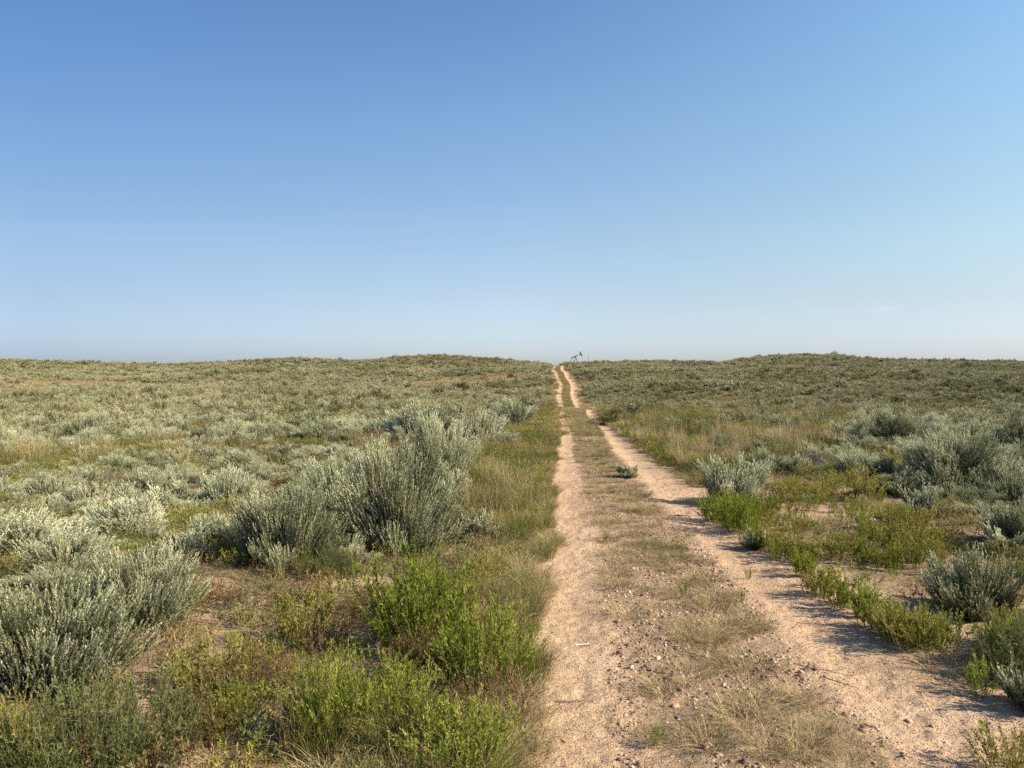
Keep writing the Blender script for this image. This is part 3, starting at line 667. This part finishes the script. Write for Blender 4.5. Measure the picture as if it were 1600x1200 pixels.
# one object: the sagebrush beyond the ones built singly
S_all = foll + SF + SFF
k0 = fk == 0; n0 = k0.sum(); rr0 = fr[k0]
rj = rr0 * rng.uniform(.75, 1.3, n0)
idx = np.where(rj < 30, rng.integers(0, 5, n0), np.where(rj < 95, 5 + rng.integers(0, 6, n0), 11 + rng.integers(0, 5, n0)))
S_ = np.exp(rng.normal(size=n0) * .24) * np.where(rr0 < 24, 1.05, np.where(rr0 < 75, 1.12, np.where(rr0 < 150, 1.25, 1.4)))
X_, Y_ = sel(k0); rot = np.stack([rng.normal(size=n0) * .08, rng.normal(size=n0) * .08, rng.random(n0) * 6.28], 1)
gn_scatter('distant_sagebrush', S_all, np.stack([X_, Y_, height(X_, Y_)], 1), rot, np.stack([S_, S_, S_ * rng.uniform(.55, 1.0, n0)], 1), idx)
k1 = fk == 1; n1 = k1.sum(); rr1 = fr[k1]; idx = np.where(rr1 < 65, rng.integers(0, 2, n1), 2 + rng.integers(0, 2, n1)); X_, Y_ = sel(k1); S_ = rng.uniform(.7, 1.1, n1) * np.where(rr1 < 100, .9, 1.15)
gn_scatter('distant_dark_brush', DKF + DKFF, np.stack([X_, Y_, height(X_, Y_)], 1), np.stack([0 * S_, 0 * S_, rng.random(n1) * 6.28], 1), np.stack([S_, S_, S_ * .75], 1), idx)
k2 = (fk == 2) | (fk == 3); scatter_sel('distant_grass', sel(k2), GF, .9, 1.7)

# ---- straw flats
x, y = jitter_grid(-120, 60, 50, 135, .42, rng); r = np.hypot(x, y); u = x - cx(y)
w = np.exp(-((r - 114) / 11) ** 4) * (u < -5) * sstep(.30, .46, fbm(x, y, .05, 3, 77.) + .05)
w2 = np.exp(-((y - 62) / 5) ** 2) * (np.abs(u) < 9) * (np.abs(u) > 1.2) * .9 + np.exp(-((r - 80) / 9) ** 2) * (u < -6) * sstep(.5, .62, fbm(x, y, .06, 3, 33.))
m = (rng.random(len(x)) < np.clip(w * .9 + w2, 0, .95)) & in_view(x, y) & (np.abs(u) > 1.2)
scatter_sel('straw_grass', (x[m], y[m]), [GF[1], GF[1], GF[0]], .8, 1.6)

# short grass of the verge and the strip near the viewer, between the tufts built singly
n = 1150; yy = 2.4 + 24 * rng.random(n) ** 1.25; side = rng.random(n); uu = np.where(side < .36, rng.uniform(-.46, .48, n), np.where(side < .84, -1.04 + .34 * (fbm(yy, yy * 0 + 7., .9, 2, 3.) - .5) - rng.random(n) ** 1.2 * .62, 1.25 + rng.random(n) * .8))
kp = ~((side < .36) & (fbm(uu * 2, yy, 1.1, 3, 66.) < .58)) & ~((side >= .84) & (yy < 9)); yy, uu, side = yy[kp], uu[kp], side[kp]; n = len(yy)
sx_ = rng.uniform(.5, 1.0, n); xx = cx(yy) + uu; gi_ = np.where(rng.random(n) < np.where(side < .36, .9, .3), rng.integers(0, 4, n), np.where(rng.random(n) < .42, 4 + rng.integers(0, 4, n), 8 + rng.integers(0, 3, n)))
gi_ = np.where((side < .36) & (gi_ > 7), 0, gi_)
gn_scatter('short_grass', GT + GM + GG, np.stack([xx, yy, height(xx, yy)], 1), np.stack([0 * yy, 0 * yy, rng.random(n) * 6.28], 1), np.stack([sx_, sx_, sx_ * np.where(gi_ > 7, .72, .9)], 1), gi_)
# grass of the strip and of both verges farther off
yy = 25 * (7.2 ** rng.random(5200)); side = rng.integers(0, 5, 5200)
uu = np.where(side < 2, rng.uniform(-.42, .42, 5200), np.where(side < 4, np.where(rng.random(5200) < .12, -.35 - .6 * rng.random(5200), -1.06) - rng.random(5200) ** 1.4 * (1.4 + .012 * yy), 1.15 + rng.random(5200) ** 1.4 * (1.2 + .012 * yy)))
gi_ = np.where(side < 2, rng.integers(0, 2, 5200) * 0, rng.integers(0, 3, 5200)); sx_ = rng.uniform(.5, 1.1, 5200) * np.where(side < 2, .65, 1.0)
P_ = np.stack([cx(yy) + uu, yy, height(cx(yy) + uu, yy)], 1)
gn_scatter('verge_grass', GF, P_, np.stack([0 * yy, 0 * yy, rng.random(5200) * 6.28], 1), np.stack([sx_, sx_, sx_ * .8], 1), gi_)

x, y = jitter_grid(-170, 170, 40, 235, 1.0, rng); r = np.hypot(x, y); u = x - cx(y)
m = (r > 42) & (r < 235) & in_view(x, y, 120) & (np.abs(u) > 1.6) & (rng.random(len(x)) < .6)
x, y = x[m], y[m]; n = len(x); gi_ = np.where(fbm(x, y, .08, 2, 44.) + rng.normal(size=n) * .08 > .55, 2, np.where(rng.random(n) < .85, 0, 1)); sx_ = rng.uniform(.9, 1.8, n)
gn_scatter('distant_low_grass', GF, np.stack([x, y, height(x, y)], 1), np.stack([0 * x, 0 * x, rng.random(n) * 6.28], 1), np.stack([sx_, sx_, sx_ * .45], 1), gi_)

# ---- low ground cover between the bushes everywhere near
x, y = jitter_grid(-34, 38, 1.6, 44, .15, rng); r = np.hypot(x, y); u = x - cx(y); z = height(x, y); px, py, dep = project(x, y, z)
dens = .42 + .6 * sstep(.42, .6, fbm(x, y, .7, 3, 60.)); opn = inpoly(px, py, OPEN_R) & (u > 1); dens = np.where(opn, dens * .22, dens)
m = in_view(x, y, 120) & (np.abs(u) > 1.25) & (rng.random(len(x)) < dens)
x, y, r = x[m], y[m], r[m]
idx = np.array([0, 0, 0, 1, 1, 3, 3, 2, 4, 4, 5])[rng.integers(0, 11, len(x))]
nn = fbm(x, y, .5, 2, 21.); idx = np.where((nn > .64) & (rng.random(len(x)) < .35), 2, idx)
S_ = rng.uniform(.6, 1.5, len(x)) * (1 + np.clip(r - 8, 0, 20) * .03)
gn_scatter('ground_cover', LOWM + GT[:2], np.stack([x, y, height(x, y)], 1), np.stack([0 * S_, 0 * S_, rng.random(len(x)) * 6.28], 1), np.stack([S_, S_, S_], 1), idx)

# ---- weeds growing along the right wheel track and on the sand behind it
pts = []
line = [(1118, 800), (1170, 850), (1215, 870), (1245, 893), (1290, 925), (1330, 958), (1375, 990), (1425, 1010), (1480, 1015)]
for a, b in zip(line[:-1], line[1:]):
    for k in range(8):
        t = (k + rng.random() * .9) / 8; pts.append((a[0] + (b[0] - a[0]) * t + rng.normal() * 9 + 6, a[1] + (b[1] - a[1]) * t + rng.normal() * 5 + 2, 0))
for k in range(135):
    pts.append((rng.uniform(1180, 1480), rng.uniform(735, 900), 1))
for k in range(26):
    pts.append((rng.uniform(1015, 1100), rng.uniform(690, 735), 2))
for k in range(16):
    pts.append((rng.uniform(1515, 1660), rng.uniform(1000, 1095), 3))
LW = {0: ('small bright green weed in the row bordering the right wheel track', 'weeds bordering the right wheel track'),
      1: ('small green weed scattered on the open sand right of the track', 'weeds on the open sand'),
      2: ('small green weed at the track edge in front of the tall grass', 'weeds in front of the tall grass'),
      3: ('small green weed in the shade below the right-hand sagebrush', 'weeds in the shade of the right-hand sagebrush')}
for (a, b, k) in pts:
    if k == 1 and (b - 900) > (a - 1180) * .9: continue
    if k == 1 and b > 835 + (a - 1180) * .35: continue
    X_, Y_, Z_ = ground_at(a, b)
    if X_ - cx(Y_) < (1.0 if k == 0 else 1.12): continue
    s_ = rng.uniform(.6, 1.15) * (1 + max(0, Y_ - 9) * .03) * (.95 if k == 0 else 1)
    put2(GS[rng.integers(0, 4)] if rng.random() < .85 else YW[rng.integers(0, 2)], 'leafy_weed', X_, Y_, s_, LW[k][0], 'weed', LW[k][1], sz=s_ * rng.uniform(.85, 1.2))
# left open ground weeds
for k in range(48):
    a = rng.uniform(300, 830); b = rng.uniform(880, 1190)
    if not inpoly(np.array([a]), np.array([b]), OPEN_L)[0]: continue
    X_, Y_, Z_ = ground_at(a, b)
    if X_ - cx(Y_) > -1.2: continue
    v = rng.random(); pr = GS[rng.integers(0, 4)] if v < .45 else (YW[rng.integers(0, 2)] if v < .78 else RU[0 * rng.integers(0, 2)])
    c = 'green' if v < .45 else ('yellow-green' if v < .78 else 'reddish')
    put2(pr, 'rust_weed' if c == 'reddish' else 'leafy_weed', X_, Y_, rng.uniform(.45, .9), 'low %s weed on the open ground between left wheel track and sagebrush' % c, 'weed', '%s weeds on the open ground left of the track' % c)

# ---- grass: verge of the left wheel track, centre strip, tall grass on both sides
ng = 0
def tuft(protos, x, y, s, lab, grp, name='grass_tuft', lim=300, sz=None):
    global ng
    ng += 1
    put1(protos[rng.integers(0, len(protos))], name, x, y, s, lab, 'grass', grp, sz=sz)
y_ = 2.6
while y_ < 30:
    for rep in range(3):
        uu = -1.03 + .26 * (fbm(np.array([y_]), np.array([7.]), .9, 2, 3.)[0] - .5) - .46 * rng.random() ** 1.3; yy = y_ + rng.normal() * .06
        tuft(GM if rng.random() < .75 else GT, cx(yy) + uu, yy, rng.uniform(.55, .95), 'dry straw-coloured bunchgrass lining the edge of the left wheel track', 'bunchgrass lining the left wheel track')
    y_ += .26 + y_ * .022
CENT = [(985, 968, 90, 35), (1130, 990, 90, 40), (1060, 935, 60, 25), (1040, 1095, 110, 60), (1180, 1145, 180, 90), (1110, 1180, 150, 70), (1270, 1110, 110, 70), (1290, 1170, 110, 60),
        (960, 870, 50, 20), (1010, 800, 60, 34), (985, 770, 50, 28), (940, 715, 45, 26), (935, 740, 46, 24), (1110, 910, 55, 30), (960, 905, 60, 22), (1180, 1060, 110, 30), (1000, 840, 50, 20), (1050, 860, 60, 24), (930, 690, 40, 22), (1210, 1195, 130, 60), (1330, 1150, 70, 40)]
for k, (a, b, w, h) in enumerate(CENT):
    X_, Y_, Z_ = ground_at(a, b); s_ = w / FPX * Y_ / .34
    pr = (GT if h < 45 else GM)[k % 3]
    put1(pr, 'grass_tuft', X_, Y_ + .1, s_ if h < 45 else s_ * .8, 'dry tan bunchgrass tuft rooted in the gravelly strip between the wheel tracks', 'grass', 'bunchgrass of the strip between the wheel tracks', sz=s_ if h < 45 else s_ * .5)
y_ = 3.0
while y_ < 48:
    for rep in range(3 if y_ > 7 else 2):
        uu = rng.uniform(-.46, .46); yy = y_ + rng.normal() * .1
        if y_ > 10 or rng.random() < .7:
            tuft(GT if (y_ < 14 or rng.random() < .4) else GM, cx(yy) + uu, yy, rng.uniform(.45, .95), 'dry tan bunchgrass tuft rooted in the gravelly strip between the wheel tracks', 'bunchgrass of the strip between the wheel tracks')
    y_ += .30 + y_ * .034
print('bunchgrass', ng)
def fill(poly, bb, n, protos, s0, s1, lab, grp, ulim=None, name='grass_clump'):
    k = 0
    for _ in range(n * 6):
        if k >= n: break
        a = rng.uniform(bb[0], bb[2]); b = bb[1] + (bb[3] - bb[1]) * rng.random() ** 1.0
        if not inpoly(np.array([a]), np.array([b]), poly)[0]: continue
        X_, Y_, Z_ = ground_at(a, b)
        if Y_ > 60 or abs(X_ - cx(Y_)) < 1.3: continue
        put1(protos[rng.integers(0, len(protos))], name, X_, Y_, rng.uniform(s0, s1), lab, 'grass', grp); k += 1
fill(TALL_L, (720, 630, 875, 870), 130, GG + GG + TG, .6, 1.0, 'tall green grass between the left wheel track and the sagebrush row', 'tall grass left of the wheel tracks')
fill(TALL_R, (900, 612, 1345, 745), 150, TG + TS + TS + GG, .9, 1.3, 'tall straw-tipped grass in the stand right of the wheel tracks', 'tall grass stand right of the wheel tracks')
# long loose blades near the viewer
ARCH = [grass_mesh(170 + k, 26, .55, .34, M_STRAW, .0030, .75, tl=(.2, .8), base=.15, name='straw_clump') for k in range(2)]
for (a, b, s_, lab) in [(575, 1160, .75, 'arching straw blades standing out of the near green weed clump'), (450, 1190, .7, 'arching straw blades over the sandy gap'), (640, 1000, .6, 'dry straw stalks behind the tall bright weed clump'),
                        (1250, 1190, .7, 'long curved straw blades on the near end of the gravelly strip'), (1180, 1120, .55, 'low arching straw blades beside the gravel'), (30, 1190, .8, 'long yellow blades in the near left corner'),
                        (440, 905, .7, 'bare straw stalks before the rounded sagebrush'), (660, 900, .7, 'dry stalks at the foot of the tallest sagebrush'), (240, 870, .9, 'thin upright green stalks beyond the long low sagebrush'),
                        (1560, 1010, .7, 'long pale stalks crossing the silvery right-hand sagebrush')]:
    X_, Y_, Z_ = ground_at(a, b); put1(ARCH[rng.integers(0, 2)], 'straw_clump', X_, Y_, s_, lab, 'grass')

for (a, b, s_, lab) in [(505, 1190, 1.0, 'long-bladed bright green grass clump with straw tips in the near weeds'), (30, 1215, .9, 'long green blades leaning in from the near left corner'), (620, 935, .8, 'tall green-bladed clump growing through the tall bright weed')]:
    X_, Y_, Z_ = ground_at(a, b); put1(GG[rng.integers(0, 3)], 'grass_clump', X_, Y_, s_, lab, 'grass')
for (a, b, lab) in [(945, 845, 'lone green sprig on the left side of the gravelly strip'), (1170, 905, 'green sprig at the right border of the strip'), (1160, 940, 'second green sprig at the right border of the strip, nearer the viewer'), (1068, 928, 'small broad-leaved green sprig in the middle of the strip'), (1022, 1165, 'thin green shoot among the nearest gravel')]:
    X_, Y_, Z_ = ground_at(a, b); put2(GS[rng.integers(0, 4)], 'leafy_weed', X_, Y_, .42, lab, 'weed')

# ---- gravel and stones
def stone_mesh(seed, flat=.6):
    g = np.random.default_rng(seed); bm_v = []
    n1, n2 = 7, 5; V = [[0, 0, 1]]
    for i in range(1, n2):
        t = math.pi * i / n2
        for j in range(n1): a = 2 * math.pi * (j + .5 * (i % 2)) / n1; V.append([math.sin(t) * math.cos(a), math.sin(t) * math.sin(a), math.cos(t)])
    V.append([0, 0, -1]); V = np.array(V); V = V * (1 + g.normal(size=(len(V), 1)) * .10) * np.array([1, g.uniform(.65, .95), flat * g.uniform(.8, 1.2)]) + g.normal(size=V.shape) * .03
    F4 = [[1 + i * n1 + j, 1 + (i + 1) * n1 + j, 1 + (i + 1) * n1 + (j + 1) % n1, 1 + i * n1 + (j + 1) % n1] for i in range(n2 - 2) for j in range(n1)]
    F3 = [[0, 1 + j, 1 + (j + 1) % n1] for j in range(n1)] + [[len(V) - 1, 1 + (n2 - 2) * n1 + (j + 1) % n1, 1 + (n2 - 2) * n1 + j] for j in range(n1)]
    tint = g.random()
    mb = MB(); mb.add(V, F4, tint); mb.add(V, F3, tint); me = mb.mesh('stone', [M_STONE], seed % 3 > 0); return me
ST = [stone_mesh(200 + k) for k in range(14)]
x = []; y = []; sz = []
for (n, lo, hi, smin, smax, f) in ((19000, -.62, .60, .003, .012, 1.), (2600, -.5, .55, .009, .021, 1.), (42000, -1.25, 1.5, .0018, .0058, 1.), (2500, 1.1, 5.0, .002, .007, 1.), (2500, -4.5, -1.1, .002, .006, 1.)):
    yy = 2.3 + 14 * rng.random(n) ** 1.6; uu = rng.uniform(lo, hi, n)
    k_ = fbm(uu * 3, yy, .9, 3, 15.) + rng.normal(size=n) * .06 > .47 if smax > .009 else np.ones(n, bool)
    uu, yy = uu[k_], yy[k_]; x.append(cx(yy) + uu); y.append(yy); sz.append(smin + (smax - smin) * rng.random(len(uu)) ** 2.2)
x = np.concatenate(x); y = np.concatenate(y); sz = np.concatenate(sz); n = len(x)
gn_scatter('gravel', ST, np.stack([x, y, height(x, y) - sz * .12 + sz * .3 * rng.random(n)], 1), np.stack([rng.normal(size=n) * .3, rng.normal(size=n) * .3, rng.random(n) * 6.28], 1), np.stack([sz, sz, sz], 1), rng.integers(0, len(ST), n))
STONES = [(1055, 1105, 13, 11, 'cream stone, largest and palest on the strip between wheel tracks'), (1058, 1122, 8, 9, 'small white stone just below the largest cream stone'), (1103, 1170, 13, 3, 'flat brown stone at the near end of the gravelly strip'),
          (1000, 1195, 11, 4, 'brown stone at the inner edge of the left wheel track, nearest the viewer'), (968, 1188, 8, 2, 'dull reddish stone in the left wheel track near the viewer'), (883, 1160, 7, 7, 'small dark grey stone lying in the left wheel track'),
          (968, 1020, 9, 6, 'dark brown stone where the left wheel track meets the gravel'), (1057, 1015, 7, 8, 'pale stone among gravel above the low arching blades'), (1420, 1128, 12, 10, 'rounded tan stone in the right wheel track'),
          (1010, 1042, 8, 9, 'orange-tan stone in the gravel beside a twig'), (1140, 1028, 10, 1, 'dark angular stone by the dry tufts of the strip'), (1150, 1038, 8, 5, 'grey stone touching the dark angular one'), (1178, 998, 6, 12, 'white chip of stone beside the right wheel track'), (1456, 1135, 7, 3, 'small brown stone right of the rounded tan one')]
for (a, b, w, k, lab) in STONES:
    X_, Y_, Z_ = ground_at(a, b); s_ = w / FPX * Y_ / 1.7
    o = put1(ST[k], 'stone', X_, Y_, s_, lab, 'stone'); o.location.z += s_ * .2
# ---- twigs and sticks
def stick(seed, L_, r_, mat, bend=.1):
    g = np.random.default_rng(seed); k = 9; t = np.linspace(0, 1, k)
    C = np.stack([(t - .5) * L_, np.cumsum(g.normal(size=k)) * bend * L_ * .12, .004 + np.abs(np.cumsum(g.normal(size=k))) * .0015], 1)[None]
    mb = MB(); mb.tubes(C, (np.linspace(1, .35, k) * r_)[None], g.random(), 0, 6)
    e = C[0, 5]; C2 = np.stack([e, e + np.array([.06, .04, .008]) * L_ * 2, e + np.array([.12, .10, .012]) * L_ * 1.6])[None]; mb.tubes(C2, np.array([[.5, .4, .2]]) * r_, .5, 0, 5)
    return mb.mesh('twig', [mat], True)
for (a, b, wpx, ang, mat, lab, sd) in [(913, 1009, 27, .25, M_BLEACH, 'bleached white stick lying in the left wheel track', 1), (1280, 1048, 90, -.62, M_TWIG, 'long thin dark twig on sand between strip and right wheel track', 2),
                            (1315, 1070, 50, -.75, M_TWIG, 'dark twig continuing below the long thin one at the right wheel track', 3), (1064, 807, 22, -.2, M_TWIG, 'short thick dark stick lying on the right wheel track', 4), (900, 1098, 60, .02, M_TWIG, 'straight brown twig lying across the left wheel track', 5)]:
    X_, Y_, Z_ = ground_at(a, b); L_ = wpx / FPX * Y_ * 1.1
    o = put1(stick(sd, L_, .0035 if wpx > 30 else .009 if b < 900 else .0055, mat), 'twig', X_, Y_, 1, lab, 'stick', rz=ang); o.location.z += .004

# ------------------------------------------------------------------ oil pumpjack on the crest
D_P = 372.0; xp = (899 - 800) / FPX * D_P; ppx = D_P / FPX
zp = CAM_Z + (575 - 569.5) / FPX * D_P
PJ = tag(empty('pumpjack', (xp, D_P, zp)), 'grey oil pumpjack with raised horsehead on the skyline at the end of the track', 'pumpjack')
def part(name, fn, parent=PJ, mat=None):
    mb = MB(); fn(mb); return link(name, mb.mesh(name, [mat or M_STEEL]), parent)
part('skid', lambda m: (m.box((-.3, -.55, .15), (6.4, .3, .3)), m.box((-.3, .55, .15), (6.4, .3, .3)), [m.box((x_, 0, .12), (.25, .9, .2)) for x_ in (-3.2, -1.5, 0, 1.4, 2.6)]))
pv = Vector((.1, 0, 3.75))
for sx, sy in ((1.15, .75), (1.15, -.75), (-1.0, .75), (-1.0, -.75)):
    part('leg', lambda m: m.bar((sx, sy, .3), (pv.x + .12 * (1 if sx > 0 else -1), sy * .12, pv.z - .1), .2))
part('crossbeam', lambda m: (m.bar((.75, -.5, 1.6), (.75, .5, 1.6), .1), m.bar((-.6, -.45, 1.7), (-.6, .45, 1.7), .1)))
ang = R(24); bd = Vector((math.cos(ang), 0, math.sin(ang)))
part('walking_beam', lambda m: (m.box(pv + bd * .15 + Vector((0, 0, .25)), (4.9, .22, .42), rot=Matrix.Rotation(-ang, 3, 'Y')), m.box(pv, (.5, .5, .25))))
hb = pv + bd * 2.45 + Vector((0, 0, .25))
def hh_(m):
    n = 9; cen = pv + Vector((0, 0, .2)); Vv = []
    for k in range(n):
        t = ang + R(24) - R(52) * k / (n - 1); wv = .62 * math.sin(math.pi * min(1, (k + 1.6) / (n + 1.2))) + .12
        for rr_ in (3.25, 3.25 - wv):
            for yy_ in (-.2, .2): Vv.append((cen.x + math.cos(t) * rr_, yy_, cen.z + math.sin(t) * rr_))
    F = []
    for k in range(n - 1):
        a = k * 4; b = a + 4
        F += [[a, a + 1, b + 1, b], [a + 2, b + 2, b + 3, a + 3], [a, b, b + 2, a + 2], [a + 1, a + 3, b + 3, b + 1]]
    F += [[0, 2, 3, 1], [n * 4 - 4, n * 4 - 3, n * 4 - 1, n * 4 - 2]]
    m.add(Vv, F, .3)
part('horsehead', hh_)
tail = pv - bd * 2.3 + Vector((0, 0, .2)); crank = Vector((-2.15, 0, 1.35))
for sy in (-.6, .6):
    part('pitman_arm', lambda m: m.bar((tail.x, sy, tail.z), (crank.x + .1, sy, crank.z + .1), .14))
    part('crank', lambda m: (m.bar((-2.2, sy, 1.5), (-2.6, sy, .75), .26), m.box((-2.35, sy * 1.15, 1.0), (.75, .28, .8), rot=Matrix.Rotation(.5, 3, 'Y'))))
part('gearbox', lambda m: (m.box((-2.3, 0, 1.05), (.95, .85, .9)), m.box((-2.3, 0, .45), (1.2, .95, .3))))
part('motor', lambda m: (m.box((-3.6, 0, .75), (.95, .6, .65)), m.box((-3.6, 0, .38), (1.1, .7, .12)), m.bar((-3.1, .45, 1.0), (-2.4, .45, 1.2), .1)))
part('equalizer', lambda m: m.bar((tail.x, -.7, tail.z), (tail.x, .7, tail.z), .2))
xr = pv.x + 3.2 * math.cos(0.0) + .02
part('polished_rod', lambda m: (m.bar((xr, -.08, 4.1), (xr, -.08, 2.0), .03), m.bar((xr, .08, 4.1), (xr, .08, 2.0), .03), m.box((xr, 0, 1.98), (.12, .3, .08)), m.bar((xr, 0, 2.0), (xr, 0, .6), .045)))
part('wellhead', lambda m: (m.box((xr, 0, .35), (.34, .34, .7)), m.box((xr, 0, .8), (.5, .2, .2))))
# pole and two equipment boxes near it
def at_px(a, b, D): return (a - 800) / FPX * D, D, CAM_Z + (575 - b) / FPX * D
X_, Y_, Z_ = at_px(919.5, 570, 372)
mb = MB(); mb.tubes(np.array([[[0, 0, -.5], [0, 0, 2.6], [0.02, 0, 5.4]]]), np.array([[.08, .07, .05]]), .2, 0, 8); o = link('utility_pole', mb.mesh('utility_pole', [M_STEEL])); o.location = (X_, Y_, Z_); tag(o, 'thin dark pole standing alone on the skyline right of the pumpjack', 'pole')
def cabinet(px_, py_, D, w, h, lab):
    x_, y_, z_ = at_px(px_, py_, D); e = tag(empty('equipment_box', (x_, y_, z_)), lab, 'equipment box')
    part('cabinet', lambda m: (m.box((0, 0, h * .62), (w, .5, h * .75)), m.box((0, 0, h * 1.02), (w * 1.12, .58, .06))), e); part('door', lambda m: m.box((0, -.262, h * .62), (w * .82, .02, h * .6), .8), e)
    part('post', lambda m: (m.box((-w * .3, 0, h * .05), (.09, .09, h * .5)), m.box((w * .3, 0, h * .05), (.09, .09, h * .5))), e)
cabinet(884, 571, 300, .5, .95, 'small dark equipment box on the crest left of the pumpjack')
cabinet(919, 569.5, 366, .6, 1.2, 'small dark equipment box at the foot of the thin pole')
# finer labels for the plants of a row: size, place in the row, nearest landmark
SHORT = {'weeds bordering the right wheel track': 'green weed bordering the right wheel track', 'weeds on the open sand': 'green weed on the open sand',
         'weeds in front of the tall grass': 'green weed before the tall grass', 'weeds in the shade of the right-hand sagebrush': 'weed shaded by right-hand sagebrush',
         'bunchgrass lining the left wheel track': 'dry bunchgrass edging left wheel track', 'bunchgrass of the strip between the wheel tracks': 'bunchgrass between wheel tracks',
         'tall grass left of the wheel tracks': 'tall green grass left of the track', 'tall grass stand right of the wheel tracks': 'tall straw-tipped grass right of the track'}
MARKS = [(3.6, 'at the near end of the track'), (4.6, 'beside the nearest green weeds'), (5.8, 'level with the bleached stick'), (7.6, 'level with the tall bright weed clump'), (9.5, 'level with the tallest sagebrush'),
         (12.5, 'level with the upright silver sagebrush'), (17, 'level with the strip sagebrush'), (24, 'where the strip greens over'), (36, 'just before the dip'), (999, 'at the rim of the dip')]
for o in list(sc.objects):
    g_ = o.get('group')
    if o.parent is None and g_ in SHORT:
        sz_ = o.scale.x; w_ = 'small' if sz_ < .65 else ('medium' if sz_ < .9 else 'large'); u_ = o.location.x - float(cx(o.location.y))
        lat = 'inner side' if abs(u_) < 1.9 or (abs(u_) < .5 and u_ > 0) else 'outer side'
        if 'strip' in g_: lat = 'right half' if u_ > .08 else ('left half' if u_ < -.08 else 'centre line')
        if 'edging' in SHORT[g_]: lat = 'sand side' if u_ > -1.2 else 'field side'
        lat = lat + ', ' if ('strip' in g_ or 'edging' in SHORT[g_]) else ''
        o['label'] = '%s %s, %s%s' % (w_, SHORT[g_], lat, next(t for d, t in MARKS if o.location.y < d)); o['group'] = o['label'][:90]
print('objects', len(sc.objects))
